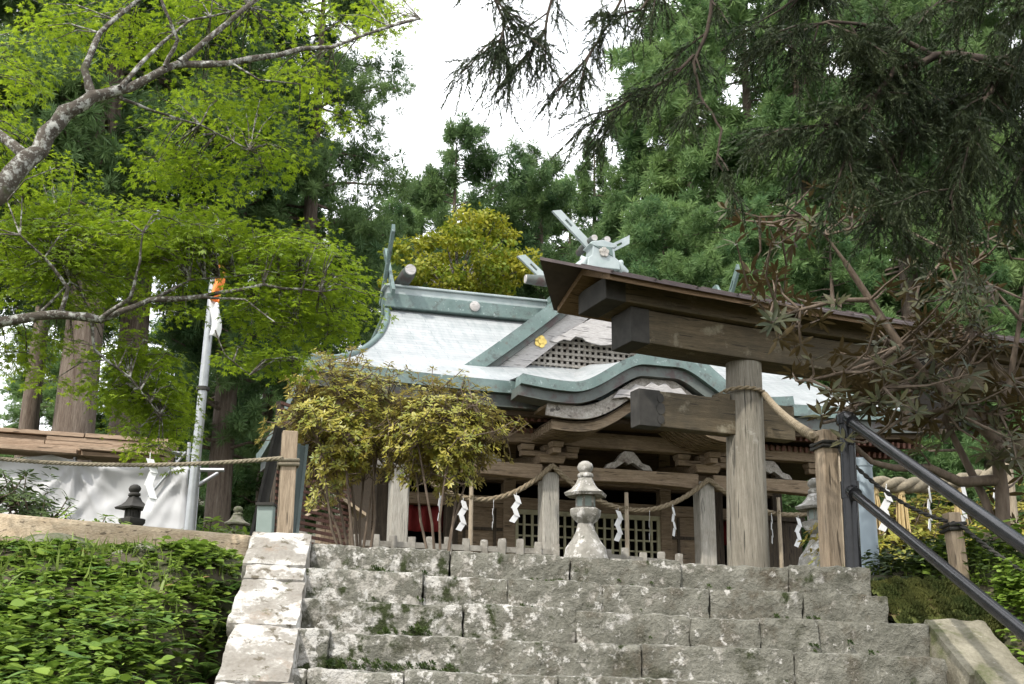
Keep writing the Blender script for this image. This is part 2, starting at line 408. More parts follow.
M['bark_dark'] = noise_mat('bark_dark', (.035, .026, .02), (.075, .058, .043), 8, .95, .7, .01)
M['bark_shrub'] = noise_mat('bark_shrub', (.085, .062, .045), (.18, .14, .105), 9, .9, .6, .008, stretch=(3, 3, .7))
M['leaf_maple'] = leaf_mat('maple_leaves', (.105, .19, .018), (.32, .43, .045), trans=.5, tcol=(1.25, 1.2, .7))
M['leaf_gold'] = leaf_mat('golden_maple_leaves', (.15, .22, .02), (.46, .40, .035), trans=.42)
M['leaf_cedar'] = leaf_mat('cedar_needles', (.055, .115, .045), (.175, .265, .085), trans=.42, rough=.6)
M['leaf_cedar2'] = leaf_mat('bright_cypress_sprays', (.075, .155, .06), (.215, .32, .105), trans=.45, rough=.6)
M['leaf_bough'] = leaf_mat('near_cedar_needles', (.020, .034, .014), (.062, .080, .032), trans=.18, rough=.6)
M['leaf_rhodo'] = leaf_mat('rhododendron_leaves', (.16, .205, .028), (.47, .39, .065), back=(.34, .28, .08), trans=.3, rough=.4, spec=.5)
M['leaf_rhodo2'] = leaf_mat('near_rhododendron_leaves', (.030, .042, .018), (.085, .075, .028), back=(.085, .060, .024), trans=.18, rough=.5, spec=.25)  # olive brown leaves, darkened so the colour stands in for shade
M['leaf_dead'] = leaf_mat('dead_leaves', (.16, .085, .035), (.36, .24, .11), trans=.2)
M['moss_fuzz'] = leaf_mat('moss_fuzz', (.045, .065, .014), (.13, .135, .035), trans=.15, rough=.8)
M['leaf_weed'] = leaf_mat('weed_leaves', (.085, .16, .02), (.26, .36, .055), trans=.35)
M['leaf_fern'] = leaf_mat('fern_fronds', (.06, .13, .025), (.17, .27, .05), trans=.35)
M['leaf_dark'] = leaf_mat('dark_bush_leaves', (.03, .055, .014), (.09, .13, .03), trans=.25)
M['grass'] = leaf_mat('grass_blades', (.06, .105, .016), (.17, .23, .04), trans=.3)
def tarp_mat():
    m, nt, b = new_mat('white_netting_sheet'); v = coords(nt)
    f, raw = noise_fac(nt, v, 1.5, 4)
    nt.links.new(mixc(nt, f, (.54, .54, .54), (.62, .62, .615)), b.inputs['Base Color']); setin(b, Roughness=.6)
    tr = nt.nodes.new('ShaderNodeBsdfTranslucent'); tr.inputs[0].default_value = (.4, .4, .4, 1)
    ms = nt.nodes.new('ShaderNodeMixShader'); ms.inputs[0].default_value = .3
    nt.links.new(b.outputs[0], ms.inputs[1]); nt.links.new(tr.outputs[0], ms.inputs[2]); nt.links.new(ms.outputs[0], nt.nodes['Material Output'].inputs[0])
    return m
M['tarp'] = tarp_mat()
# ------------------------------------------------------------------ the ground
ST_X, ST_Y, ST_ROT = .504, 7.36, R(5.0)
cs, sn = math.cos(ST_ROT), math.sin(ST_ROT)
def st_uv(x, y): return ((x-ST_X)*cs + (y-ST_Y)*sn, -(x-ST_X)*sn + (y-ST_Y)*cs)
def st_world(u, v): return (ST_X + u*cs - v*sn, ST_Y + u*sn + v*cs)
def smooth(t): t = min(max(t, 0), 1); return t*t*(3-2*t)
def ground(x, y):
    u, v = st_uv(x, y)
    t = min(max((v+4.2)/4.45, 0), 1)
    h = -2.42 + 2.38*t
    if v > .25: h = -.04 + .04*smooth((v-.25)/1)
    if abs(u) > 2.0 and -4.4 < v < 1.2:
        h += (.10*noise.noise(Vector((x*1.3, y*1.3, 0))) + .05*noise.noise(Vector((x*3.5, y*3.5, 4))) + .06) * smooth((abs(u)-2)/.5)
    inside = smooth((2.45-abs(u))/.35)
    if v < .6: h -= .42*inside*smooth((.6-v)/.6)*smooth((v+4.6)/.8)
    if u > 1.8 and -4.4 < v < .4: h += .10*smooth((u-1.8)/.5)*smooth((.4-v)/.4)
    far = max(0, y-33 + .25*abs(x)*(1 if x > 0 else .2))
    if y > 24: h += .20*far
    if x < -14: h -= .12*(-14-x)*smooth((y-6)/10)
    return h
xs = np.concatenate([-np.geomspace(300, 6.2, 34), np.linspace(-6, 6, 81), np.geomspace(6.2, 300, 34)])
ys = np.concatenate([-np.geomspace(60, 1.2, 14), np.linspace(-1, 11, 81), np.geomspace(11.3, 400, 44)])
mb = MB()
for x in xs:
    for y in ys:
        mb.v.append(Vector((x, y, ground(x, y))))
ny = len(ys)
for i in range(len(xs)-1):
    for j in range(ny-1):
        a = i*ny+j; mb.f.append((a, a+ny, a+ny+1, a+1))
tag(mb.build('ground', M['soil'], smooth=180), kind='structure')

# ------------------------------------------------------------------ stone staircase
TILT = Matrix.Rotation(.0268, 4, 'Y')
stair = thing('stone_staircase', 'old lichen covered stone staircase climbing to the wooden gate', 'staircase', (ST_X, ST_Y, 0), ST_ROT, tilt=TILT)
HW, RISE, TREAD = 1.715, .18, .30
random.seed(11)
edges_px = {0: [314, 451.5, 571, 681.7, 793, 876], 1: [310, 425, 509, 603, 711, 808, 897], 2: [306, 466, 579, 693, 764, 825, 943], 3: [299, 336, 646, 801, 958], 4: [293, 316, 410, 561, 728, 850, 968]}
splits = {}
for k, L_ in edges_px.items():
    y = ST_Y - k*TREAD; splits[k] = [(px_at(q, y, -k*RISE) - ST_X - .30*k*sn)/cs for q in L_]
for k in range(13):
    xs_ = splits.get(k)
    if xs_ is None:
        xs_ = [-1.62]
        while xs_[-1] < 1.2: xs_.append(xs_[-1] + random.uniform(.6, 1.3))
        xs_.append(1.84)
    b = MB(); fine = k < 6
    for i in range(len(xs_)-1):
        jy = random.uniform(-.028, .024); jz = random.uniform(-.018, .008); jr = random.uniform(.000, .003)
        rough_block(b, (xs_[i]+jr, -k*TREAD+jy, -(k+1)*RISE-.05), (xs_[i+1]-jr, -k*TREAD+.52, -k*RISE+jz), r=.013, res=.022 if fine else .06, amp=.011, sc_=12, seed=k*17+i, amp2=.02)
    b.build('step', M['step_stone'], stair, smooth=50)
def curb(a_v, b_v, u0, u1, thick, seed, mat, lift=0.0, name='curb_stone', res=.035):
    """a slab lying along the slope, between v=a_v (top) and v=b_v (bottom) in stair coordinates"""
    L_ = math.hypot(b_v-a_v, (b_v-a_v)*RISE/TREAD); b = MB()
    rough_block(b, (u0, 0, -thick), (u1, L_-.004, 0), r=.016, res=res, amp=.014, sc_=8, seed=seed, amp2=.05)
    ang = math.atan2(RISE, TREAD)
    rot = Matrix.Rotation(math.pi, 4, 'Z')
    m = Matrix.Translation((0, a_v, a_v*RISE/TREAD + lift)) @ Matrix.Rotation(ang, 4, 'X')
    b.v = [m @ Vector((v.x, -v.y, v.z)) for v in b.v]; b.f = [f[::-1] for f in b.f]
    return b.build(name, mat, stair, smooth=50)
vv = [.04, -.34, -.49, -.93, -1.40, -1.9, -2.5, -3.1, -3.8]
for i in range(len(vv)-1):
    u1 = -1.70 + .055*min(1.6, -(vv[i]+vv[i+1])/2)
    curb(vv[i], vv[i+1], u1 - .36 + .012*(i % 2), u1, .30, 40+i, M['curb_light'], .04)
vv = [-.48, -1.03, -1.62, -2.3, -3.0, -3.8]
for i in range(len(vv)-1):
    curb(vv[i], vv[i+1], 1.84+.02*i, 2.20+.05*i, .34, 60+i, M['curb_green'], -.02 if i == 0 else .02)

# ------------------------------------------------------------------ torii
TX = px_at(746, 14.0, 1.0)
torii = thing('torii_gate', 'large weathered wooden torii gate standing over the top of the stairs', 'gate', (TX, 14.0, 0), R(23))
SPAN = 5.0
def up(x): return .006*max(0, abs(x-SPAN/2)-1.2)**2
for cx in (0, SPAN):
    lean = .07 if cx == 0 else -.07
    MB().tube([(cx - lean*0, 0, -.2), (cx + lean*.3, 0, 1.0), (cx+lean, 0, 3.05)], [.250, .238, .212], 40).build('column', M['torii_column'], torii, smooth=40)
    MB().lathe([(.33, -.1), (.33, .12), (.29, .2)], 24, (cx, 0, 0)).build('column_base', M['rock'], torii, smooth=30)
def curved_beam(x0, x1, y0, y1, z0, z1, n=22, slant=0.0, zf=None):
    """box section beam that follows the upward sweep of the gate"""
    b = MB(); rows = []
    for i in range(n+1):
        x = lerp(x0, x1, i/n)
        row = []
        for (y, z) in ((y0, z0), (y1, z0), (y1, z1), (y0, z1)):
            xx = x
            if slant: xx = x + (-slant if i == 0 else slant if i == n else 0)*(z-z0)/(z1-z0)
            row.append(Vector((xx, y, z + up(xx))))
        rows.append(row)
    for r_ in rows: b.v += r_
    for i in range(n):
        for k in range(4): b.f.append((i*4+k, i*4+(k+1) % 4, i*4+4+(k+1) % 4, i*4+4+k))
    b.f.append((3, 2, 1, 0)); b.f.append((n*4, n*4+1, n*4+2, n*4+3)); return b
XL, XR = -1.60, SPAN+1.60
curved_beam(XL+.22, XR-.22, -.235, .235, 3.00, 3.395, slant=.0).build('lower_lintel', M['torii_beam'], torii, bevel=.012)
for a, c in ((XL, XL+.24), (XR-.24, XR)):
    curved_beam(a, c, -.247, .247, 2.985, 3.402, 2).build('end_cap', M['iron'], torii, bevel=.01)
curved_beam(XL-.14, XR+.14, -.34, .34, 3.41, 3.66).build('upper_lintel', M['torii_beam'], torii, bevel=.012)
for a, c in ((XL-.38, XL-.12), (XR+.12, XR+.38)):
    curved_beam(a, c, -.353, .353, 3.398, 3.665, 2).build('end_cap', M['iron'], torii, bevel=.01)
# roof board with two slopes and its metal sheet
def roofsheet(x0, x1, half, ze, zr, th, n=24, tip=0.0):
    b = MB(); sec = [(-half, ze), (0, zr), (half, ze), (half, ze-th), (0, zr-th*1.1), (-half, ze-th)]
    for i in range(n+1):
        x = lerp(x0, x1, i/n)
        for (y, z) in sec:
            xx = x + ((-tip if i == 0 else tip if i == n else 0)*(1-abs(y)/half))
            b.v.append(Vector((xx, y, z+up(xx))))
    for i in range(n):
        for k in range(6): b.f.append((i*6+k, i*6+(k+1) % 6, i*6+6+(k+1) % 6, i*6+6+k))
    b.f.append(tuple(range(6))[::-1]); b.f.append(tuple(n*6+k for k in range(6))); return b
roofsheet(XL-.50, XR+.50, .68, 3.57, 3.84, .07).build('roof_board', M['torii_under'], torii)
roofsheet(XL-.52, XR+.52, .74, 3.58, 3.885, .035, tip=.52).build('roof_sheet', M['torii_roof'], torii)
b = MB(); 
for i in range(18):                                                  # folded seams of the sheet
    x = lerp(XL-.5, XR+.5, i/17)
    for s_ in (-1, 1): b.beam((x, 0, 3.895+up(x)), (x, s_*.76, 3.574+up(x)), .02, .02)
b.build('roof_seam', M['torii_roof'], torii)
for cx, sg in ((0, 1), (SPAN, -1)):                                   # short tie beams that stop just inside each column
    x0, x1 = cx - sg*1.16, cx + sg*.70
    MB().box(((x0+x1)/2, 0, 2.315), (abs(x1-x0), .20, .42)).build('tie_beam', M['torii_beam'], torii, bevel=.01)
    x = cx - sg*1.30
    cap = MB().box((x, 0, 2.315), (.28, .212, .432)).build('end_cap', M['iron'], torii, bevel=.008)
    b = MB()                                                          # curled edge of the metal cap
    for zz, rr in ((2.19, .055), (2.315, .07), (2.44, .055)):
        b.lathe([(rr, -.004), (rr, .004)], 14)
        for q in b.v[-28:]: q.xyz = Vector((x + sg*.14 + q.x*.8, -.108 + q.z, zz + q.y))
    b.build('cap_scroll', M['iron'], cap)
for cx in (0, SPAN):
    for sy in (-1, 1): MB().box((cx, 0, 2.315), (.06, .2, .1)).box((cx+sy*.27, 0, 2.56), (.16, .16, .07)).build('wedge', M['torii_beam'], torii, bevel=.008)
pl = MB().box((0, 0, 0), (.62, .07, .86)).build('name_plaque', M['dark_room'], torii, bevel=.01)
pl.location = (SPAN/2+.1, -.36, 2.83); pl.rotation_euler = (R(14), 0, 0)
fr = MB()
for s_ in (-1, 1): fr.box((s_*.34, -.02, 0), (.07, .11, 1.0)).box((0, -.02, s_*.465), (.61, .108, .07))
fr.build('plaque_frame', M['wood_dark_z'], pl, bevel=.008)
# ------------------------------------------------------------------ the shrine hall
HD = 21.5
HX = px_at(628, HD, 2.2)
hall = thing('shrine_hall', 'old wooden shrine hall with patinated copper roof and curved porch gable', 'shrine', (HX, HD, 0), R(16.5))
HB = lambda mb, name, mat, parent=None, **k: mb.build(name, M[mat] if isinstance(mat, str) else mat, parent or hall, **k)
YE, ZE, YR, ZR = -.95, 4.22, 3.55, 6.78      # eave line and ridge line of the main roof
def prof(t): return ZE + (ZR-ZE)*(.68*t + .32*t*t)
TG = .96
def halfw(t): return 3.88 + 2.07*max(0, 1-t)**1.6
def flare(x, t): return .14*(abs(x)/5.95)**4*max(0, 1-t/.42)**2
def slope(s, t, back=False):
    x = (2*s-1)*halfw(t); y = lerp(YE, YR, t)
    if back: y = 2*YR - y
    return (x, y, prof(t)+flare(x, t))
g = MB().grid(lambda s, t: slope(s, t), 40, 24).grid(lambda s, t: slope(1-s, t, True), 24, 12)
for sx in (-1, 1):                                                    # hip ends: from the side eave up to the gable foot
    def hip(s, t, sx=sx):
        tt = t*TG; x = sx*halfw(tt); y0 = lerp(YE, YR, tt); y1 = 2*YR-y0
        return (x, lerp(y0, y1, s if sx > 0 else 1-s), prof(tt)+flare(x, tt)*abs(2*s-1)**4)
    g.grid(hip, 16, 10)
roof = HB(g, 'roof', 'roof', smooth=40)
for sx in (-1, 1):                                                    # hip ridges and the little gablet under the main ridge
    zg = prof(TG); yg = lerp(YE, YR, TG)
    for bk in (False, True):
        pts = [slope(1 if sx > 0 else 0, t, bk) for t in np.linspace(.02, .99, 13)]; b = MB()
        b.tube([(x, y, z+.02) for x, y, z in pts], .06, 8)
        b.build('hip_ridge', M['copper'], hall, smooth=60)
# eaves: copper edge and the darker layer under it, following the flare
def eave_pts(sel):
    n = 40; P = []
    if sel == 'front': P = [slope(i/n, 0) for i in range(n+1)]
    if sel == 'back': P = [slope(i/n, 0, True) for i in range(n+1)]
    if sel in (-1, 1):
        for i in range(n+1):
            s = i/n; x = sel*halfw(0); P.append((x, lerp(YE, 2*YR-YE, s), ZE+flare(x, 0)*abs(2*s-1)**4))
    return P
def edge(P, inset, z0, z1, width, ctr=(0, YR)):
    b = MB(); A = []
    for p in P:
        x, y, z = p; o = []
        for ins in (inset, inset+width):
            fx = 1 - ins/5.95; fy = 1 - ins/(YR-YE)
            o.append((x*fx, YR+(y-YR)*fy))
        b.v += [Vector((o[0][0], o[0][1], z+z0)), Vector((o[1][0], o[1][1], z+z0)), Vector((o[1][0], o[1][1], z+z1)), Vector((o[0][0], o[0][1], z+z1))]
    for i in range(len(P)-1):
        for k in range(4):
            a = i*4+k; c = i*4+(k+1) % 4; b.f.append((a, a+4, c+4, c))
    return b
for sel in ('front', -1, 1, 'back'):
    P = eave_pts(sel)
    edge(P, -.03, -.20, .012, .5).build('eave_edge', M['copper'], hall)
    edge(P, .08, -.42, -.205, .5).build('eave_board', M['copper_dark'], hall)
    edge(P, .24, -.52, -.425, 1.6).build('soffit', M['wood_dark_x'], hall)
# rafters under the front eave, two tiers
for tier, (y0, y1, z0, z1, mat) in enumerate(((-.62, .9, 3.70, 3.86, 'wood_red'), (-.18, 1.2, 3.58, 3.70, 'wood_red'))):
    for i in range(34):
        for sx in (-1, 1):
            x = sx*(1.75 + i*.122)
            MB().beam((x, y0, z0), (x, y1, z1+.12), .055, .10).build('rafter', M[mat], hall)
# ridge
b = MB().box((0, YR, ZR+.10), (7.9, .50, .30)); HB(b, 'ridge_base', 'copper', bevel=.02)
b = MB().box((0, YR, ZR+.33), (7.8, .36, .16)).box((0, YR, ZR+.43), (7.95, .48, .05)); HB(b, 'ridge_cap', 'copper_light', bevel=.015)
for x in (-2.05, 2.05):
    e = MB().lathe([(.11, 0), (.11, .03), (.07, .05)], 20); e.v = [Vector((x+v.x, YR-.26-v.z, ZR+.13+v.y)) for v in e.v]; e.f = [f[::-1] for f in e.f]
    HB(e, 'ridge_crest', 'wood_white', smooth=30)
def log(x, y, z, axis, ln, r=.15, mat='copper_dark', cap='wood_white'):
    d = Vector((0, 1, 0)) if axis == 'y' else Vector((1, 0, 0)); c = Vector((x, y, z))
    o = MB().tube([c-d*ln/2, c-d*ln*.25, c+d*ln*.25, c+d*ln/2], [r*.82, r, r, r*.82], 18).build('ridge_log', M[mat], hall, smooth=40)
    for s_ in (-1, 1): MB().tube([c+d*s_*(ln/2+.002), c+d*s_*(ln/2+.02)], [r*.76, r*.7], 18).build('log_cap', M[cap], o, smooth=40)
for x in (-3.55, 3.55): log(x, YR-.1, ZR+.61, 'y', 1.35)
def chigi(base, tip, thick_axis, wdt=.17, th=.07, parent=None, mt='copper_light'):
    """forked finial board with a slot through it and a slanted end"""
    a, c = Vector(base), Vector(tip); d = (c-a); ln = d.length; d.normalize(); t = Vector(thick_axis); u = d.cross(t); u.normalize()
    b = MB(); segs = [(0, ln*.70), (ln*.70, ln*.84), (ln*.84, ln)]
    def bx(s0, s1, u0, u1, sl=0):
        v8 = [a + d*(s + (sl if uu == u1 and s == s1 else 0)) + u*uu + t*tt for s in (s0, s1) for uu in (u0, u1) for tt in (-th/2, th/2)]
        b.add(v8, [(0,1,3,2),(4,6,7,5),(0,4,5,1),(2,3,7,6),(0,2,6,4),(1,5,7,3)])
    h = wdt/2
    bx(0, ln*.70, -h, h); bx(ln*.70, ln*.84, -h, -h*.30); bx(ln*.70, ln*.84, h*.30, h); bx(ln*.84, ln, -h, h, .10)
    return b.build('forked_finial', M[mt], parent or hall)
for sx in (-1, 1):
    x = sx*3.92
    chigi((x, YR+.45, ZR+.2), (x, YR-.65, ZR+1.48), (1, 0, 0), .15, .07, None, 'copper'); chigi((x+.09, YR-.45, ZR+.2), (x+.09, YR+.65, ZR+1.48), (1, 0, 0), .15, .07, None, 'copper')
# the big triangular dormer gable
gable_from = set(hall.children)
GX, GY, GW, GZ0, GZ1 = -.25, .85, 3.22, 4.48, 7.10
def gprof(x): return GZ0 + (GZ1-GZ0)*(1-min(1, abs(x)/GW))**1.12
gc = [(x, gprof(x)) for x in np.linspace(-GW, 0, 22)]; gcr = [(-x, z) for x, z in gc[::-1]]
for cv, nm in ((gc, -1), (gcr, 1)):
    HB(MB().strip(cv, -.10, .0, GY-.30, YR-.05), 'gable_roof', 'roof')
    HB(MB().strip(cv, -.22, .03, GY-.40, GY-.12), 'gable_verge', 'copper')
    HB(MB().strip(cv, -.33, -.222, GY-.30, GY-.06), 'verge_board', 'copper_dark')
    HB(MB().strip([p for p in cv], -.64, -.335, GY-.20, GY-.13), 'bargeboard', 'wood_white')
HB(MB().box((0, (GY+YR)/2-.2, GZ1+.06), (.36, YR-GY+.3, .24)), 'gable_ridge', 'copper', bevel=.02)
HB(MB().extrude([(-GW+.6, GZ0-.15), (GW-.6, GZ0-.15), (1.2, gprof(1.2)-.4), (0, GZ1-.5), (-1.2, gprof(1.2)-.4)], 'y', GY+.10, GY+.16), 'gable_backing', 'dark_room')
b = MB()
for i in range(41):
    x = -2.3+i*.115; zt = gprof(x)-.50
    if zt > 5.0: b.box((x, GY+.05, (4.92+zt)/2), (.05, .045, zt-4.92))
for i in range(20):
    z = 5.0+i*.115
    xs2 = [x for x in np.linspace(0, 2.6, 60) if gprof(x)-.50 > z]
    if xs2: b.box((0, GY+.028, z), (2*xs2[-1], .04, .05))
HB(b, 'gable_lattice', 'wood_carved')
HB(MB().box((0, GY-.02, 4.80), (4.7, .12, .22)), 'gable_beam', 'wood_pale', bevel=.01)
# scalloped pendant under the gable peak
pts = [(-1.05, 6.25), (-.98, 6.42), (-.80, 6.50), (-.62, 6.72), (-.42, 6.95), (-.2, 7.2), (0, 7.35), (.2, 7.2), (.42, 6.95), (.62, 6.72), (.8, 6.5), (.98, 6.42), (1.05, 6.25), (.90, 6.16), (.76, 6.30), (.62, 6.24), (.52, 6.42), (.38, 6.36), (.30, 6.2), (.16, 6.10), (0, 6.02), (-.16, 6.10), (-.30, 6.2), (-.38, 6.36), (-.52, 6.42), (-.62, 6.24), (-.76, 6.30), (-.9, 6.16)]
HB(MB().extrude([(x*.98, GZ1-1.0+(z-7.35)*.45-abs(x)*.10) for x, z in pts], 'y', GY-.24, GY-.205), 'carved_pendant', 'wood_white', bevel=.008)
for sx in (-1, 1):
    x = sx*1.2; z = gprof(1.2)-.56; b = MB()
    for k in range(5):
        a = k*2*math.pi/5; b.lathe([(.06, -.012), (.06, .012)], 10); 
        for q in b.v[-20:]: q.xyz = Vector((x+.065*math.cos(a)+q.x, GY-.215+q.z, z+.065*math.sin(a)+q.y))
    b.lathe([(.05, -.02), (.05, .02)], 10)
    for q in b.v[-20:]: q.xyz = Vector((x+q.x, GY-.22+q.z, z+q.y))
    HB(b, 'gold_fitting', 'gold')
# ornament on the gable ridge: boxed ridge end with crest, logs and crossed finials
op = [(-.42, -.15), (.42, -.15), (.40, .10), (.30, .18), (.27, .46), (.36, .50), (.30, .58), (0, .65), (-.30, .58), (-.36, .50), (-.27, .46), (-.30, .18), (-.40, .10)]
orn = HB(MB().extrude([(x*.80, GZ1+z*.72) for x, z in op], 'y', GY-.46, GY-.05), 'ridge_end_ornament', 'copper_light', bevel=.015)
HB(MB().extrude([(x*.62, GZ1+.03+z*.60) for x, z in op[3:6]+op[9:11]], 'y', GY-.475, GY-.455), 'ornament_panel', 'copper', orn, bevel=.006)
e = MB()
for k in range(5):
    a = k*2*math.pi/5+.3; e.lathe([(.055, -.015), (.045, .015)], 12)
    for q in e.v[-24:]: q.xyz = Vector((.052*math.cos(a)+q.x, GY-.49-q.z, GZ1+.21+.052*math.sin(a)+q.y))
HB(e, 'crest', 'wood_pale', orn)
for sx in (-1, 1):
    HB(MB().tube([(sx*.52, GY-.3, GZ1-.12), (sx*.40, GY-.32, GZ1-.06), (sx*.34, GY-.32, GZ1+.06), (sx*.43, GY-.3, GZ1+.10)], [.08, .11, .10, .06], 12), 'ornament_fin', 'copper_light', orn, smooth=40)
for x in (-.15, .12): log(x, GY+.1, GZ1+.53, 'y', .9, .085, 'copper_dark')
log(.25, GY+.3, GZ1+.12, 'x', 1.0, .11, 'copper_dark')
chigi((.10, GY-.12, GZ1+.18), (-.82, GY-.12, GZ1+1.06), (0, 1, 0), .15); chigi((-.10, GY-.03, GZ1+.22), (.66, GY-.03, GZ1+.68), (0, 1, 0), .15)
y2 = GY+1.9
chigi((.10, y2, GZ1-.05), (-.92, y2, GZ1+.82), (0, 1, 0), .15); chigi((-.10, y2+.09, GZ1-.05), (.92, y2+.09, GZ1+.82), (0, 1, 0), .15)
log(-.25, y2-.35, GZ1+.22, 'x', 1.4, .12, 'copper_dark')
for o in hall.children:
    if o not in gable_from: o.location.x += GX
# the cusped porch gable
KY, KW = -1.62, 2.5
def kz(x):
    s = min(1, max(0, (1.62-abs(x))/1.32)); return 4.12 + .58*s*s*(3-2*s) + .07*max(0, (abs(x)-1.75)/.75)**1.5
kc = [(x, kz(x)) for x in np.linspace(-KW, KW, 60)]
def kroof(s, t):
    x = lerp(-KW, KW, s); y = lerp(KY, GY-.1, t); return (x*(1-.06*t), y, kz(x) + .30*t + .16*t*t - .0*abs(x))
HB(MB().grid(kroof, 50, 10), 'porch_roof', 'roof', smooth=60)
HB(MB().strip(kc, -.15, .02, KY-.04, KY+.35), 'porch_eave', 'copper')
HB(MB().strip(kc, -.33, -.155, KY+.06, KY+.5), 'porch_eave_board', 'copper_dark')
kb = [(x*.78, kz(x*.86)) for x in np.linspace(-KW, KW, 60)]
HB(MB().strip(kb, -.56, -.335, KY+.20, KY+.27), 'porch_bargeboard', 'wood_carved')
HB(MB().strip(kb, -.40, -.335, KY+.28, .6), 'porch_soffit', 'wood_weathered_x')
kr = [(x*.72, kz(x*.82)) for x in np.linspace(-KW, KW, 50)]
for j in range(9):
    HB(MB().strip(kr, -.74, -.60, KY+.36+j*.135, KY+.42+j*.135), 'curved_rafter', 'wood_weathered_x')
HB(MB().strip(kr, -.60, -.57, KY+.34, .5), 'curved_ceiling', 'wood_dark_x')
# carved panel in the porch gable
b = MB()
pts = [(-1.0, -.22), (-.85, -.02), (-.62, -.02), (-.5, .1), (-.3, .06), (-.15, .17), (0, .10), (.15, .17), (.3, .06), (.5, .1), (.62, -.02), (.85, -.02), (1.0, -.22), (.7, -.17), (.5, -.24), (.25, -.16), (0, -.27), (-.25, -.16), (-.5, -.24), (-.7, -.17)]
HB(MB().extrude([(x*.85, 4.14+z*.9) for x, z in pts], 'y', KY+.12, KY+.19), 'carved_panel', 'wood_white', bevel=.015)
HB(MB().extrude([(-.16, 4.14), (.16, 4.14), (.10, 3.84), (.2, 3.74), (0, 3.6), (-.2, 3.74), (-.10, 3.84)], 'y', KY+.30, KY+.42), 'hanging_carving', 'wood_carved', bevel=.02)
HB(MB().box((0, -.9, 4.84), (.30, .9, .22)).tube([(-.18, KY+.02, 4.80), (-.36, KY, 4.87), (-.42, KY, 4.98), (-.32, KY, 5.02)], [.07, .08, .07, .04], 10).tube([(.18, KY+.02, 4.80), (.36, KY, 4.87), (.42, KY, 4.98), (.32, KY, 5.02)], [.07, .08, .07, .04], 10), 'porch_ridge_end', 'copper', bevel=.015)
# porch pillars, beams, brackets
PX = (-4.18, -1.5, 1.5, 4.18)
for x in PX:
    p = HB(MB().box((x, 0, 1.42), (.31, .31, 2.9)), 'pillar', 'wood_weathered_z', bevel=.03)
    HB(MB().box((x, 0, .05), (.5, .5, .24)), 'pillar_base', 'fence_stone', p, bevel=.03)
    k = MB().box((x, 0, 3.09), (.42, .42, .14), taper=1.25).box((x, 0, 3.20), (1.05, .16, .10)).box((x, -.03, 3.205), (.15, .9, .10))
    for dx in (-.42, 0, .42): k.box((x+dx, 0, 3.30), (.22, .22, .10), taper=1.2)
    k.box((x, -.42, 3.30), (.2, .2, .1), taper=1.2)
    HB(k, 'bracket', 'wood_weathered_x', bevel=.012)
def beam_arch(x0, x1, z0, z1, y0, y1, name, mat, sag=.05):
    n = 14; top = [(lerp(x0, x1, i/n), z1) for i in range(n+1)]; bot = [(lerp(x0, x1, i/n), z0 + sag*math.sin(math.pi*i/n)) for i in range(n+1)]
    return HB(MB().extrude(bot + top[::-1], 'y', y0, y1), name, mat, bevel=.015)
for a, c in zip(PX, PX[1:]):
    beam_arch(a+.15, c-.15, 2.72, 3.00, -.13, .13, 'lower_beam', 'wood_weathered_x')
    m = (a+c)/2
    fp = [(-.46, 3.01), (-.40, 3.10), (-.26, 3.14), (-.17, 3.26), (-.09, 3.34), (.09, 3.34), (.17, 3.26), (.26, 3.14), (.40, 3.10), (.46, 3.01), (.28, 3.01), (.20, 3.06), (.08, 3.14), (0, 3.10), (-.08, 3.14), (-.20, 3.06), (-.28, 3.01)]
    HB(MB().extrude([(m+x, z) for x, z in fp], 'y', -.09, .05), 'frog_leg_strut', 'wood_carved', bevel=.012)
    for dx in (-.5, -.42, .42, .5):                                    # scroll carving on the beam
        pass
HB(MB().box((0, 0, 3.50), (9.3, .24, .27)), 'upper_beam', 'wood_weathered_x', bevel=.015)
for sx in (-1, 1): HB(MB().box((sx*3.5, .25, 3.78), (3.3, .16, .13)), 'purlin', 'wood_dark_x', bevel=.01)
for sx in (-1, 1):                                                     # carved nosings past the end pillars
    for zz in (2.86, 3.5):
        HB(MB().extrude([(sx*4.36, zz-.12), (sx*4.72, zz-.08), (sx*4.82, zz+.02), (sx*4.74, zz+.12), (sx*4.36, zz+.12)], 'y', -.1, .1), 'nosing', 'wood_carved', bevel=.015)
for x in (-1.5, 1.5):                                                  # tie beams back to the body
    HB(MB().tube([(x, .1, 3.02), (x, .8, 3.2), (x, 1.9, 3.35)], [.13, .14, .13], 8), 'tie_beam', 'wood_weathered_x')
# body of the hall
BY = 2.1
HB(MB().box((0, 3.9, .38), (8.9, 4.4, .10)).box((0, 1.2, .33), (9.6, 1.6, .08)), 'floor', 'wood_dark_x')
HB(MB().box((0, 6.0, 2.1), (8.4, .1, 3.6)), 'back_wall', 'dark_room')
for sx in (-1, 1): HB(MB().box((sx*4.2, 4.05, 2.1), (.1, 3.8, 3.6)), 'side_wall', 'wood_dark_x')
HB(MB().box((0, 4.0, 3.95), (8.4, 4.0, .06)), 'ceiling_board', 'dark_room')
for x in (-4.1, -1.62, 1.62, 4.1, -2.75, 2.75): HB(MB().box((x, BY, 2.0), (.24, .24, 3.7)), 'post', 'wood_dark_z' if abs(x) > 2 else 'wood_weathered_x', bevel=.02)
HB(MB().box((0, BY, 2.62), (8.3, .18, .22)), 'door_lintel', 'wood_weathered_x', bevel=.01)
HB(MB().box((0, BY, 3.45), (8.3, .16, .9)), 'frieze', 'wood_dark_x')
HB(MB().box((0, BY-.01, 3.12), (8.3, .22, .16)), 'upper_lintel', 'wood_weathered_x', bevel=.01)
b = MB()
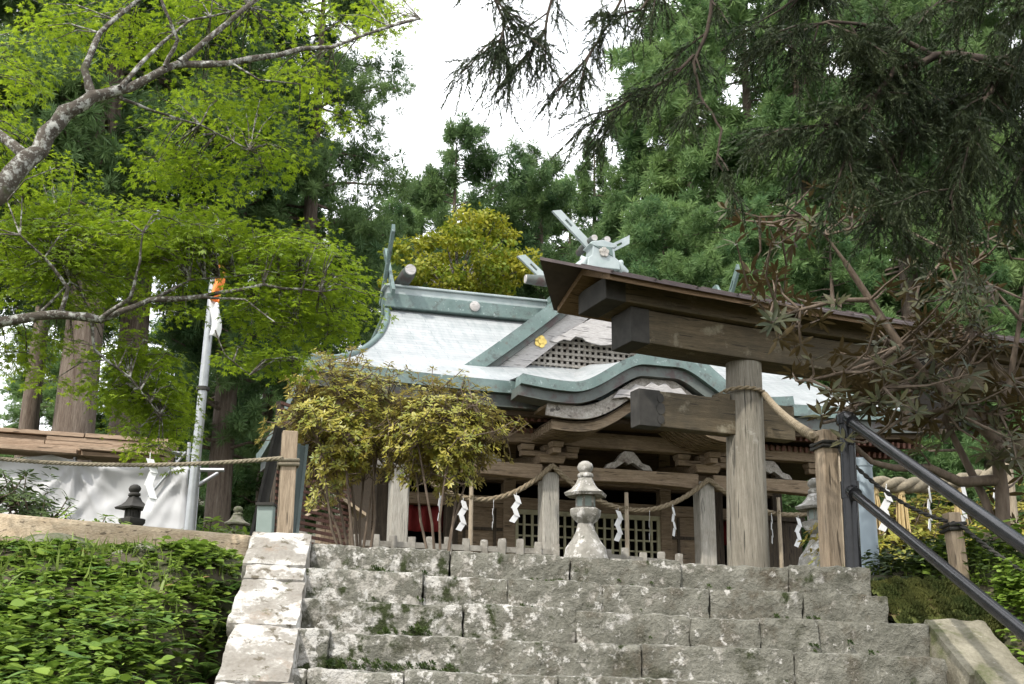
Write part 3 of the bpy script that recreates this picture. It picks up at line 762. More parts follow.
for i in range(19): b.box((-1.48+i*2.96/18, BY-.06, 1.55), (.042 if i not in (0, 9, 18) else .09, .05, 1.9))
for i in range(9): b.box((0, BY-.045, .75+i*.21), (2.96, .04, .032))
b.box((0, BY-.05, 2.46), (3.0, .07, .09))
HB(b, 'lattice_door', 'lattice_wood')
for sx in (-1, 1):
    d_ = HB(MB().box((sx*2.2, BY-.02, 1.5), (.95, .06, 2.05)), 'board_door', 'wood_weathered_x', bevel=.005)
    HB(MB().box((sx*2.2-.3, BY-.065, 1.5), (.05, .03, 2.0)).box((sx*2.2+.3, BY-.065, 1.5), (.05, .03, 2.0)).box((sx*2.2, BY-.066, 2.1), (.9, .034, .06)), 'door_batten', 'wood_dark_z', d_)
b = MB().grid(lambda s, t: (lerp(-4.0, -2.86, s), BY+.12+.05*math.sin(s*26), lerp(2.50, 2.02, t)), 60, 3)
HB(b, 'curtain', 'red_cloth', smooth=60, solid=.006)
b = MB().grid(lambda s, t: (lerp(2.86, 4.0, s), BY+.12+.05*math.sin(s*26), lerp(2.50, 2.02, t)), 60, 3)
HB(b, 'curtain', 'red_cloth', smooth=60, solid=.006)
HB(MB().box((3.9, BY-.55, 1.4), (.9, .08, 2.1)).box((3.9, BY-.60, 2.5), (1.0, .14, .1)), 'side_panel', 'wood_dark_z', bevel=.01)
# ------------------------------------------------------------------ smaller things round the gate and the hall
HM = hall.matrix_basis
def twisted(path, r, strands=3, pitch=None, n=7, step=None):
    """a laid rope: strands wound round the path"""
    pitch = pitch or r*7; path = [Vector(p) for p in path]
    seg = [0]
    for a, c in zip(path, path[1:]): seg.append(seg[-1] + (c-a).length)
    step = step or pitch/8; N = max(4, int(seg[-1]/step)); b = MB()
    def pos(s):
        for i in range(len(seg)-1):
            if s <= seg[i+1] or i == len(seg)-2: return path[i].lerp(path[i+1], (s-seg[i])/max(1e-6, seg[i+1]-seg[i]))
    for k in range(strands):
        pts = []
        for i in range(N+1):
            s = seg[-1]*i/N; p = pos(s); q = pos(min(seg[-1], s+.02)); d = q-p
            if d.length < 1e-6: d = pos(seg[-1])-pos(seg[-1]-.02)
            d.normalize(); x = d.cross(Vector((0, 0, 1)))
            if x.length < .1: x = Vector((1, 0, 0))
            x.normalize(); y = x.cross(d); a = 2*math.pi*(s/pitch + k/strands)
            pts.append(p + (x*math.cos(a) + y*math.sin(a))*r*.52)
        b.tube(pts, r*.58, n)
    return b
def sagged(a, c, sag, n=24):
    a, c = Vector(a), Vector(c); return [a.lerp(c, i/n) - Vector((0, 0, sag*4*(i/n)*(1-i/n))) for i in range(n+1)]
def square_post(name, label, cat, p0, p1, wd, mat, group=None, rot=.3, top=.0, rope=None):
    p0, p1 = Vector(p0), Vector(p1)
    t = thing(name, label, cat, p0, 0, group); d = p1-p0; L_ = d.length; q = Vector((0, 0, 1)).rotation_difference(d.normalized()).to_matrix() @ Matrix.Rotation(rot, 3, 'Z')
    b = MB().box((0, 0, L_/2), (wd, wd, L_)); b.v = [q @ v for v in b.v]
    b.build('post', mat, t, bevel=wd*.06)
    if rope:
        z, rm, nn = rope; b = MB()
        for i in range(nn):
            a = wd/2+.012; zz = z + i*.028
            b.tube([q @ Vector(v) for v in ((a, a, zz), (-a, a, zz+.006), (-a, -a, zz+.012), (a, -a, zz+.016), (a, a, zz+.02))], .013, 6)
        b.build('rope_binding', M[rm], t, smooth=60)
    return t
# stakes
lt = at(290, 432, 8.2); lb = at(284, 548, 8.2)
square_post('wooden_stake', 'weathered square wooden stake with bound rope at the top of the left stone kerb', 'stake', (lb.x, lb.y, -.05), lt, .105, M['stake'], 'square wooden stakes beside the stairs', .25, rope=(lt.z-.20, 'straw_pale', 2))
rt = at(825, 431, 8.1); rb = at(832, 568, 8.1)
square_post('wooden_stake', 'pale square wooden stake standing beside the black handrail post', 'stake', (rb.x, rb.y, -.05), rt, .115, M['stake'], 'square wooden stakes beside the stairs', .35, rope=(rt.z-.08, 'rope_dark', 2))
s3t = at(951, 513, 7.6); s3b = at(962, 575, 7.6)
square_post('wooden_stake', 'short leaning wooden stake between the slanting handrails with dark cord tied on', 'stake', (s3b.x, s3b.y, s3b.z-.25), s3t, .085, M['stake'], 'square wooden stakes beside the stairs', .2, rope=(.52, 'rope_dark', 2))
s4t = at(988, 533, 8.6); s4b = at(990, 585, 8.6)
square_post('wooden_stake', 'short wooden stake under the lower handrail near the shrub trunk', 'stake', (s4b.x, s4b.y, s4b.z-.2), s4t, .085, M['stake'], 'square wooden stakes beside the stairs', .6)
# ropes
a = at(283, 458, 8.12); c = at(-60, 452, 8.6)
tag(twisted(sagged(a, c, .07), .015, 3).build('straw_rope', M['straw_pale'], smooth=60), 'thin straw rope stretched from the left stake across the tarpaulin', 'rope')
a = at(815, 437, 8.08); tc_ = torii.matrix_basis @ Vector((.03, 0, 2.62))
ring = [tc_ + Vector((math.cos(t)*.262, math.sin(t)*.262, -.03*math.sin(t))) for t in np.linspace(-2.7, 3.4, 26)]
b = twisted(ring, .026, 2); st = tc_ + Vector((.24, -.12, -.01))
b2 = twisted(sagged(st, a, .05), .036, 2, .26); b.add(b2.v, b2.f)
tag(b.build('straw_rope', M['straw'], smooth=60), 'twisted straw rope tied round the gate column and hanging down to the pale stake', 'rope')
b = twisted(sagged(rt + Vector((.07, -.06, -.14)), s3t + Vector((0, -.05, -.07)), .09), .014, 2); b2 = twisted(sagged(s3t + Vector((0.02, -.05, -.07)), at(1075, 600, 7.0), .04), .014, 2); b.add(b2.v, b2.f)
tag(b.build('dark_cord', M['rope_dark'], smooth=60), 'thin dark cord running between stakes behind the handrail', 'cord')
# zigzag paper streamers
def shide(label, p, w_, h_, yaw=0.0, sway=0.0, group='white zigzag paper streamers', n=4):
    b = MB(); x = 0; z = 0; ph = h_/n*1.22
    b.beam((0, 0, .04), (0, 0, -.02), .006, .006, up=(0, 1, 0))
    for i in range(n):
        sg = 1 if i % 2 == 0 else -1; dx = w_*.55*(.55 if i % 2 else 1)
        y = (i % 2)*.012
        v = [(x-w_*.22, z), (x+w_*.22, z - ph*.1), (x+w_*.22+sg*w_*.28, z-ph), (x-w_*.22+sg*w_*.28, z-ph*.9)]
        b.add([(q[0], y, q[1]) for q in v] + [(q[0], y+.004, q[1]) for q in v], [(0,1,2,3),(7,6,5,4),(0,4,5,1),(1,5,6,2),(2,6,7,3),(3,7,4,0)])
        x += sg*w_*.22; z -= h_/n
    m = Matrix.Translation(p) @ Matrix.Rotation(yaw, 4, 'Z') @ Matrix.Rotation(sway, 4, 'Y')
    b.v = [v for v in b.v]
    o = b.build('paper_streamer', M['paper']); o.matrix_basis = m
    return tag(o, label, 'paper streamer', group)
# rope garland in front of the hall
gp = []
knots = [-4.2, -1.5, 1.5, 4.2, 6.6]; zz = [2.98, 2.98, 2.90, 2.62, 2.5]
for i in range(4):
    s_ = sagged((knots[i], -.21, zz[i]), (knots[i+1], -.21, zz[i+1]), .68 if i < 2 else .42, 20); gp += s_[(1 if i else 0):]
gp = [HM @ p for p in gp]
tag(twisted(gp, .046, 3, .36).build('straw_rope', M['straw'], smooth=60), 'long sagging straw rope hung along the front pillars of the hall', 'rope')
def rope_at(px):
    best = min(gp, key=lambda p: abs((512 + F_PX*((CAM_M.inverted() @ p).x/-(CAM_M.inverted() @ p).z)) - px)); return best
for px, yw, wd, hh, lab in ((441, .9, .16, .50, 'white zigzag paper streamer half hidden by the shrub, leftmost on the hall rope'), (464, .2, .24, .50, 'white zigzag paper streamer just left of the slim pole, next to the shrub'),
        (494, 1.25, .2, .46, 'narrow edge-on paper streamer between the slim pole and the pale pillar'), (515, .1, .24, .46, 'white zigzag paper streamer just left of the pale middle pillar'),
        (596, 1.0, .2, .30, 'small paper streamer half hidden behind the stone lantern'), (614, .2, .24, .52, 'white zigzag paper streamer just right of the stone lantern'),
        (650, 1.2, .2, .48, 'narrow edge-on paper streamer in front of the lattice door'), (673, .75, .22, .5, 'white zigzag paper streamer left of the pillar by the gate column'),
        (769, .9, .16, .50, 'paper streamer peeping out right beside the big gate column'), (794, .3, .24, .52, 'white zigzag paper streamer left of the right stone lantern')):
    p = rope_at(px).copy(); p.z -= .06; d_ = HM.to_3x3() @ Vector((0, -.07, 0))
    shide(lab, p + d_, wd, hh, R(16)+yw, random.uniform(-.12, .16))
for px, top, lab in ((473, 482, 'slim pole propping the rope at the left bay of the hall'), (626, 492, 'slim pole propping the rope in front of the lattice door'), (773, 514, 'slim pole propping the rope right of the gate column')):
    p = rope_at(px).copy(); d_ = HM.to_3x3() @ Vector((0, -.10, 0)); p += d_
    t = thing('slim_pole', lab, 'pole', (p.x, p.y, 0), 0, 'slim poles propping the rope')
    MB().tube([(0, 0, -.1), (0, 0, 1.3), (0.0, 0, p.z+.28)], [.042, .040, .036], 10).build('shaft', M['pole_wood'], t, smooth=50)
    MB().tube([(0.0, -.05, p.z+.02), (.03, .03, p.z+.05), (-.03, .03, p.z+.02), (0, -.05, p.z-.01)], .02, 6).build('tie', M['straw'], t, smooth=60)
# stone lanterns
def stone_lantern(label, x, y, H, rot=0.0, sc_=1.0, mats=None, six=6, wd=1.0):
    t = thing('stone_lantern', label, 'stone lantern', (x, y, 0), rot, 'stone lanterns before the hall'); k = H/2.25; mt = mats or M['lantern']
    def part(name, prof, n, m_, r0=0, j=.012, parent=t, smooth=30):
        b = MB().lathe([(r*k*wd, z*k) for r, z in prof], n, rot=r0); b.jitter(j, 6, len(name)); return b.build(name, m_, parent, smooth=smooth)
    part('base', [(.50, -.1), (.50, .24), (.44, .30)], 6, mt)
    part('shaft', [(.42, .30), (.41, .70), (.37, .90), (.33, 1.00), (.31, 1.08), (.22, 1.19), (.155, 1.31), (.12, 1.42)], 20, mt, smooth=50)
    part('platform', [(.12, 1.415), (.20, 1.48), (.25, 1.54), (.255, 1.61), (.21, 1.63)], six, mt)
    fb = part('fire_box', [(.155, 1.625), (.16, 1.83)], six, M['greygreen_box'] if mats is None else mt, j=.004)
    for i in range(six):                                                # window frames of the fire box
        a = math.pi/six + i*2*math.pi/six; rr = .155*wd*math.cos(math.pi/six)*k; b = MB()
        c_, s_ = math.cos(a), math.sin(a); w_ = .06*k
        for (u, z, du, dz) in ((-w_, 1.727, .02, .18), (w_, 1.727, .02, .18), (0, 1.81, .13, .02), (0, 1.645, .13, .02)):
            m_ = Matrix.Rotation(a, 3, 'Z'); b.box((c_*rr - s_*u, s_*rr + c_*u, z*k), (.016, du*k if du > .1 else .022*k, dz*k), m_)
        b.build('window_frame', mt, fb)
    r = part('cap', [(.17, 1.825), (.33, 1.80), (.355, 1.84), (.24, 1.90), (.17, 1.97), (.12, 2.06)], six, mt, j=.01)
    part('finial', [(.09, 2.055), (.125, 2.08), (.12, 2.12), (.085, 2.14), (.115, 2.18), (.125, 2.22), (.10, 2.27), (.05, 2.30), (.02, 2.305)], 16, mt, j=.006, smooth=60)
    return t
p = at(586, 560, 16.5); stone_lantern('pale stone lantern with dark fire box in front of the lattice door', p.x, p.y, 2.20, .25, wd=.90)
p = at(820, 560, 16.2); stone_lantern('mossy stone lantern half hidden behind the pale stake', p.x, p.y, 1.95, .1)
p = at(130, 540, 12.0); stone_lantern('small dark stone lantern in front of the white tarpaulin', p.x, p.y, 1.12, .2, mats=M['iron'], six=4)
p = at(236, 540, 11.0); stone_lantern('low mossy stone lantern between the flagpole and the left stake', p.x, p.y, .78, .3, mats=M['rock'])
# low stone fence in two lengths
def stone_fence(label, pts, top):
    p0 = Vector((pts[0][0], pts[0][1], 0)); t = thing('stone_fence', label, 'fence', p0, 0, 'low stone fences before the hall')
    for x, y in pts:
        b = MB(); rough_block(b, (-.055, -.055, -.1), (.055, .055, top + random.uniform(-.03, .02)), r=.02, res=.05, amp=.010, seed=int(x*100) % 97, amp2=.02)
        b.v = [v + Vector((x, y, 0)) - p0 for v in b.v]; b.build('post', M['fence_stone'], t, smooth=50)
    a, c = Vector((*pts[0], 0)) - p0, Vector((*pts[-1], 0)) - p0
    for z in (top-.14, top-.55):
        b = MB().beam(a + Vector((0, 0, z)), c + Vector((0, 0, z)), .06, .075); b.jitter(.008, 5); b.build('rail', M['fence_stone'], t)
pxs = [286, 303, 321, 340, 357, 376, 393, 412, 430, 448, 466, 484, 502, 520, 538, 556]
pts = []
for i, q in enumerate(pxs):
    D_ = lerp(15.7, 16.8, (q-303)/253); pts.append((px_at(q, D_, 1.1), D_))
stone_fence('low stone picket fence running from the left stake to the stone lantern', pts, 1.17)
pts = []
for i, q in enumerate([608, 625, 643, 661, 679]):
    D_ = lerp(17.0, 17.78, i/4); pts.append((px_at(q, D_, 1.1), D_))
stone_fence('short length of low stone picket fence right of the stone lantern', pts, 1.13)
# black handrail
t0 = at(846, 417, 7.78); b0 = at(853, 568, 7.78)
rail = thing('black_handrail', 'black painted steel handrail slanting down beside the stairs', 'handrail', (b0.x, b0.y, 0))
z0 = t0.z
MB().tube([(b0.x, b0.y, -.2), (t0.x, t0.y, z0+.01)], [.052, .050], 20).build('post', M['rail'], rail, True, smooth=40)
MB().lathe([(.066, 0), (.066, .06), (.05, .075)], 20, (t0.x, t0.y, z0-.05)).build('post_cap', M['rail'], rail, True, smooth=40)
e1 = at(1024, 545, 5.2); e2 = at(1024, 633, 5.2); l0 = at(850, 490, 7.78)
d1 = (e1 - Vector((t0.x, t0.y, z0)))
foot = Vector((t0.x, t0.y, z0)) + d1*1.75
MB().tube([(t0.x, t0.y, z0-.01), Vector((t0.x, t0.y, z0)) + d1*1.75], .034, 18).build('top_rail', M['rail'], rail, True, smooth=40)
MB().tube([l0, l0 + (e2-l0)*1.75], .031, 18).build('lower_rail', M['rail'], rail, True, smooth=40)
MB().tube([(foot.x, foot.y, ground(foot.x, foot.y)-.2), foot], .05, 20).build('post', M['rail'], rail, True, smooth=40)
for q, d_ in ((l0, e2-l0),):
    MB().tube([q + d_.normalized()*.00, q + d_.normalized()*.13], .045, 18).build('joint_sleeve', M['rail'], rail, True, smooth=40)
    MB().lathe([(.060, -.055), (.060, .055)], 20, (q.x, q.y, q.z)).build('collar', M['rail'], rail, True, smooth=40)
q = Vector((t0.x, t0.y, z0)); MB().tube([q, q + d1.normalized()*.16], .043, 18).build('joint_sleeve', M['rail'], rail, True, smooth=40)
# grey plastic pipe
p = at(868, 560, 8.6); pt = at(860, 462, 8.6)
t = thing('grey_pipe', 'upright pale grey plastic pipe behind the handrail post', 'pipe', (p.x, p.y, -.1))
MB().tube([(0, 0, -.2), (pt.x-p.x, 0, pt.z+.1)], .082, 24).build('tube', M['pvc'], t, smooth=40)
MB().lathe([(.088, 0), (.09, .05), (.08, .06)], 24, (pt.x-p.x, 0, pt.z+.06)).build('cap', M['pvc'], t, smooth=40)
# thick shrine rope with tassels on the right
a = at(838, 478, 10.4); c = at(1006, 470, 10.9); mid = sagged(a, c, .10, 20)
for q, lab in ((a, 'round wooden post holding the left end of the thick shrine rope'), (c, 'round wooden post holding the right end of the thick shrine rope')):
    t = thing('rope_post', lab, 'post', (q.x, q.y, 0)); MB().tube([(0, 0, -.2), (0, 0, q.z+.25)], [.07, .06], 12).build('shaft', M['pole_wood'], t, smooth=50); MB().lathe([(.075, q.z+.2), (.075, q.z+.3), (.02, q.z+.34)], 12).build('cap', M['wood_dark_z'], t, smooth=40)
tag(twisted(mid, .070, 3, .50, 10).build('thick_straw_rope', M['straw_pale'], smooth=60), 'thick twisted straw shrine rope hanging behind the right handrail', 'rope')
for px, lab in ((903, 'golden straw tassel hanging left of the short leaning stake'), (958, 'golden straw tassel just right of the short leaning stake'), (874, 'golden straw tassel near the grey pipe')):
    i = min(range(len(mid)), key=lambda k: abs(512+F_PX*((CAM_M.inverted() @ mid[k]).x/-(CAM_M.inverted() @ mid[k]).z)-px)); q = mid[i]
    b = MB(); random.seed(px)
    for k in range(46):
        an = random.uniform(0, 6.28); r_ = random.uniform(0, .05); b.tube([(r_*.5*math.cos(an), r_*.5*math.sin(an), -.05), (r_*math.cos(an), r_*math.sin(an), -.2), (r_*1.25*math.cos(an), r_*1.25*math.sin(an), -.40+random.uniform(-.05, .03))], .0075, 5)
    t = thing('straw_tassel', lab, 'tassel', q, 0, 'straw tassels on the thick rope'); b.build('strands', M['straw_gold'], t); MB().lathe([(.035, -.10), (.045, -.08), (.035, -.05), (.02, .02)], 12).build('binding', M['straw_gold'], t, smooth=60)
for px, lab, yw in ((886, 'grey-white paper streamer hanging from the thick rope near the grey pipe', .2), (921, 'small white paper streamer between the straw tassels', 1.0), (957, 'white paper streamer hanging just above the short leaning stake', .6), (993, 'white paper streamer at the right end of the thick rope', .9)):
    q = min(mid, key=lambda k: abs(512+F_PX*((CAM_M.inverted() @ k).x/-(CAM_M.inverted() @ k).z)-px)); shide(lab, q + Vector((0, -.10, -.05)), .15, .36, yw, .15)
# flagpole and banner
p = at(188, 528, 13.0); pt = at(219, 225, 13.0)
t = thing('flagpole', 'tall grey steel flagpole rising behind the maple branches', 'flagpole', (p.x, p.y, -.1)); v_ = Vector((pt.x-p.x, pt.y-p.y, pt.z+.1))
MB().tube([(0, 0, -.1), v_*.5, v_], [.060, .052, .042], 16).build('shaft', M['steel'], t, smooth=40); MB().lathe([(.045, 0), (.05, .03), (.02, .06)], 14, v_).build('cap', M['steel'], t, smooth=60)
MB().lathe([(.075, -.02), (.075, .02)], 14, v_*.56).build('cleat_ring', M['iron'], t, smooth=40)
q0 = at(213, 262, 12.9); q1 = at(220, 262, 12.9); q2 = at(208, 336, 12.9)
bn = thing('banner', 'narrow orange and white banner hanging from the flagpole', 'banner', q0)
def cloth(z0_, z1_): return MB().grid(lambda s, u: (.02+s*.11+.02*math.sin(u*5+z0_*4), .03*math.sin(s*7+z0_*3+u*3), lerp(z0_, z1_, u) - .04*s), 8, 10)
cloth(.40, .0).build('white_band', M['banner_white'], bn, smooth=60, solid=.004); cloth(0.0, -.46).build('orange_band', M['banner_orange'], bn, smooth=60, solid=.004); cloth(-.46, -.86).build('white_band', M['banner_white'], bn, smooth=60, solid=.004)
# white tarpaulin on a scaffold with boards on top
A0 = at(-70, 440, 15.0); A1 = at(188, 460, 15.0); zt0, zt1 = at(-70, 444, 15).z, at(188, 462, 15).z
def tarpf(s, u):
    x = lerp(A0.x, A1.x, s); zt = lerp(zt0, zt1, s); z = lerp(zt - .10*math.sin(math.pi*((s*2.2) % 1)), -.02, u)
    y = 15.0; px_ = lerp(-70, 188, s)
    for (cx, cu, am) in ((72, 0.0, .30), (66, .42, .22), (185, .05, .25), (-20, .1, .2), (120, 1.0, .16)):
        dx = (px_-cx)/90; du = u-cu; r_ = math.hypot(dx, du*1.1); th = math.atan2(du*1.1, dx)
        y += am*(.42*abs(math.sin(th*4+cx))**.6 + .12*abs(math.sin(th*9+cx*2))**.6)*math.exp(-r_*1.3)*min(1, r_*6)
    y += .05*math.sin(math.pi*((px_-72)/116 if px_ > 72 else (px_+70)/142))*math.sin(math.pi*min(1, u*1.2)) + .03*noise.noise(Vector((x*3+u*3, u*7-x, 0))) + .010*noise.noise(Vector((x*9, u*9, 2)))
    return (x, y, z)
tag(MB().grid(tarpf, 110, 50).build('tarpaulin', M['tarp'], smooth=180, solid=.004), 'creased white tarpaulin stretched along the scaffold at the left', 'tarpaulin')
sf = thing('scaffold', 'steel tube scaffold behind the white tarpaulin', 'scaffold', (A0.x, 15.2, 0))
def pole(a, c, r=.026): MB().tube([a, c], r, 10).build('tube', M['steel'], sf, True, smooth=40)
for px in (-60, 74, 187):
    q = at(px, 470, 15.25); pole((q.x, q.y, -.1), (q.x, q.y, zt1+.30))
q = at(187, 470, 15.6); pole((q.x, 16.2, -.1), (q.x, 16.2, zt1+.2)); pole((A0.x, 15.28, zt1-.05), (A1.x+.4, 15.28, zt1-.05)); pole(at(182, 495, 15.3), at(218, 473, 15.5)); pole(at(165, 452, 15.3), at(196, 455, 15.5)); pole(at(148, 497, 15.12), at(186, 452, 15.12), .02); pole((A0.x, 15.28, .9), (A1.x+.3, 15.28, .9))
random.seed(5); nb = 0
bs = thing('board_stack', 'long stack of reddish brown boards lying on top of the scaffold', 'boards', (A0.x, 15.3, 0))
for k in range(5):
    xx = A0.x
    while xx < A1.x - .35:
        ln = random.choice((.9, 1.4, 1.9)); x1 = min(xx+ln, A1.x-.30+.1*k*0)
        f0 = (xx-A0.x)/(A1.x-A0.x); f1 = (x1-A0.x)/(A1.x-A0.x); off = random.uniform(-.10, .10)
        MB().beam((xx+.012, 15.25+off + .05*k, lerp(zt0, zt1, f0)+.03+.062*k), (x1-.012, 15.25+off+.05*k, lerp(zt0, zt1, f1)+.03+.062*k), .5, .05).build('board', M['board_orange'], bs, True)
        xx = x1
# big timber beam on stub posts
a = at(-40, 524, 9.9); c = at(252, 551, 9.2)
tb = thing('timber_beam', 'long pale new timber beam lying level above the weedy bank', 'timber', (a.x, a.y, 0))
MB().beam(a, c, .16, .225).jitter(.006, 1.1).build('beam', M['timber_new'], tb, True, bevel=.035)
for px in (20, 205):
    f = (px+40)/292; q = a.lerp(c, f)
    MB().box((q.x, q.y, (q.z-.1-.4)/2), (.10, .10, q.z-.1+.4)).build('stub_post', M['timber_new'], tb, True, bevel=.006)
p = at(146, 575, 9.9); t = thing('white_pipe', 'short white pipe standing below the timber beam', 'pipe', (p.x, p.y, -.3)); MB().tube([(0, 0, -.2), (0, 0, .62)], .075, 18).build('tube', M['white_pole'], t, smooth=40); MB().lathe([(.083, 0), (.083, .06), (.03, .075)], 18, (0, 0, .60)).build('cap', M['white_pole'], t, smooth=40)
shide('long white paper streamer hanging from the rope in front of the tarpaulin', at(150, 458, 8.3), .12, .36, .3, -.05)
# things behind the left stake
def leaning_board(label, p0, p1, wd, th, mat, rot):
    p0, p1 = Vector(p0), Vector(p1); t = thing('metal_board', label, 'board', p0, 0, 'dark metal boards behind the left stake'); d = p1-p0
    q = Vector((0, 0, 1)).rotation_difference(d.normalized()).to_matrix() @ Matrix.Rotation(rot, 3, 'Z')
    b = MB().box((0, 0, d.length/2), (wd, th, d.length)); b.v = [q @ v for v in b.v]; b.build('panel', mat, t, bevel=.006)
    b = MB().box((wd/2-.012, -th*.9, d.length/2), (.024, th, d.length)).box((-wd/2+.012, -th*.9, d.length/2), (.024, th, d.length)); b.v = [q @ v for v in b.v]; b.build('flange', mat, t)
leaning_board('dark green metal board leaning close to the right of the left stake', at(291, 552, 9.3), at(303, 446, 9.5), .085, .03, M['green_metal'], .2)
leaning_board('black metal board leaning behind the left stake', at(253, 545, 9.6), at(280, 428, 9.8), .09, .03, M['iron'], .2)
p = at(264, 545, 9.0); t = thing('meter_box', 'small grey green box on a post beside the left stake', 'box', (p.x, p.y, -.1)); q = at(264, 503, 9.0)
MB().box((0, 0, q.z-.08), (.12, .10, .36)).build('case', M['greygreen_box'], t, bevel=.008); MB().box((0, -.012, q.z+.085), (.135, .13, .02)).build('lid', M['iron'], t); MB().box((0, 0, .2), (.06, .05, q.z)).build('post', M['iron'], t)
# slatted screen at the end of the hall
t = thing('slatted_screen', 'dark brown slatted screen at the left end of the hall', 'screen', at(310, 545, 14.5) * 1.0)
t.matrix_basis = Matrix.Translation((at(310, 545, 14.5).x, 14.5, 0)) @ Matrix.Rotation(R(62), 4, 'Z')
for s_ in (-1, 1): MB().box((s_*.72, 0, 1.2), (.07, .07, 2.5)).build('post', M['wood_dark_z'], t)
b = MB()
for i in range(30): b.box((0, -.03, .25+i*.075), (1.5, .03, .036))
b.build('slats', M['wood_red'], t)
p = at(334, 540, 15.2); t = thing('notice_box', 'little roofed wooden box among the shrub stems left of the pillars', 'box', (p.x, p.y, 0), R(20))
MB().box((0, 0, 1.0), (.42, .3, .55)).build('case', M['stake'], t, bevel=.01); MB().extrude([(-.34, 1.27), (0, 1.47), (.34, 1.27), (.34, 1.31), (0, 1.52), (-.34, 1.31)], 'y', -.25, .25).build('roof', M['timber_new'], t); MB().box((0, 0, .35), (.1, .1, .8)).build('post', M['stake'], t)
# boulders in the left bank
for (px, py, D_, sx, lab) in ((128, 588, 7.6, .26, 'weathered boulder showing through the weeds under the timber beam'), (45, 578, 7.7, .34, 'dark mossy boulder low in the weeds at the far left'), (20, 640, 6.7, .30, 'shaded boulder at the foot of the weedy bank')):
    q = at(px, py, D_); b = MB(); rough_block(b, (-sx, -sx*.8, -sx*.9), (sx, sx*.8, sx*.75), r=sx*.55, res=sx/9, amp=.05, sc_=3, seed=px, amp2=.15)
    b.v = [v + q for v in b.v]; tag(b.build('boulder', M['rock'], smooth=60), lab, 'boulder', 'boulders in the left bank')
# moss on the bank beside the top right step
def mossf(s, t):
    u = lerp(1.72, 2.45, s); v = lerp(-.50, .22, t); e_ = min(1, 5*min(s, 1-s, t, 1-t)); z = min(0, v)*RISE/TREAD*1.0 - .04 + .08*noise.noise(Vector((u*5, v*5, 1))) + .05*noise.noise(Vector((u*14, v*14, 3))) - .10*(1-e_) - .05*s
    x, y = st_world(u, v); return (x, y, z - .0268*u)
tag(MB().grid(mossf, 60, 50).build('moss', M['moss'], smooth=180), kind='stuff')
# ------------------------------------------------------------------ vegetation
def rand_frames(n, up=0.0):
    f = unit(n); f[:, 2] += up; nn = unit(n); return frames(f, nn)
T1, F1 = tuft(54, 1, .3, .045); T2, F2 = tuft(44, 2, .1, .055)
def polyline(p0, p1, n, sag=0, wig=0, r=random):
    pts = []
    for i in range(n+1):
        t = i/n; p = Vector(p0).lerp(Vector(p1), t); p.z -= sag*t*t
        if wig and 0 < i: p += Vector((r.uniform(-wig, wig), r.uniform(-wig, wig), r.uniform(-wig, wig)*.6))
        pts.append(p)
    return pts
def conifer(seed, H, base, rmax, nbr, tsize, trad, droop=.12, irregular=.5, dens=5.0, rnd=False):
    """trunk with limbs, and tuft positions for the crown, standing at the origin"""
    r = random.Random(seed); wood_ = MB(); P = []; SZ = []; TN = []; off = Vector((seed*3.1, 0, 0))
    wood_.tube([(0, 0, -.5), (0, 0, H*.05), (.1*r.uniform(-1, 1), .1, H*.5), (0, 0, H*.97)], [trad*1.35, trad, trad*.62, trad*.08], 14)
    for i in range(nbr):
        u = (i+r.random())/nbr; h = base + (H-base)*u; az = r.uniform(0, 6.283)
        k = .55 + .45*noise.noise(Vector((math.cos(az)*.9, math.sin(az)*.9, h*.28)) + off) * 2*irregular + (1-irregular)*.2
        L_ = max(.5, rmax*((1-u**1.5) if not rnd else (.35+.65*math.sin(math.pi*min(1, .18+.80*u))))*max(.18, min(1.15, k)) + .35)
        d = Vector((math.cos(az), math.sin(az), r.uniform(-.10, .25)))
        p0 = Vector((0, 0, h)); p1 = p0 + d*L_; pts = polyline(p0, p1, 5, droop*L_, .05*L_, r)
        wood_.tube(pts, [trad*.13*(1-u*.6)*(1-j/6)+.012 for j in range(6)], 5, False)
        nt_ = int(L_*dens)+4; bt = r.uniform(0, .55)
        for j in range(nt_):
            s = lerp(.25, 1.04, r.random()**.7); q = pts[min(4, int(s*5))].lerp(pts[min(5, int(s*5)+1)], (s*5) % 1 if s < 1 else 1)
            w_ = (.10+.26*s)*L_*.55
            P.append((q.x + r.gauss(0, w_*.55), q.y + r.gauss(0, w_*.55), q.z + r.gauss(.02, .16+.05*L_))); SZ.append(tsize*r.uniform(.6, 1.25)); TN.append(bt + r.uniform(0, .45))
    return wood_, np.array(P), np.array(SZ), np.array(TN)
protos = {}
def conifer_proto(key, mat, T, F, **kw):
    wood_, P, SZ, TN = conifer(**kw); n = len(P)
    Rm = rand_frames(n, .0); # tufts keep upright
    a = rng.uniform(0, 6.283, n); z = np.zeros(n); o = np.ones(n)
    Rm = np.stack([np.stack([np.cos(a), -np.sin(a), z], 1), np.stack([np.sin(a), np.cos(a), z], 1), np.stack([z, z, o], 1)], 1)
    cr = scatter('crown', T, F, P, Rm, SZ, TN, mat); tr = wood_.build('trunk', M['bark_cedar'], smooth=60)
    protos[key] = (tr, cr, kw['H'])
conifer_proto('tall', M['leaf_cedar'], T1, F1, seed=3, H=26, base=9.0, rmax=4.6, nbr=104, tsize=.38, trad=.52, dens=12, rnd=True)
conifer_proto('tall2', M['leaf_cedar'], T1, F1, seed=8, H=26, base=5.0, rmax=4.2, nbr=110, tsize=.38, trad=.42, dens=11, droop=.05, irregular=.7)
conifer_proto('full', M['leaf_cedar2'], T2, F2, seed=12, H=24, base=2.0, rmax=4.4, nbr=150, tsize=.42, trad=.36, droop=.22, dens=11, irregular=.5)
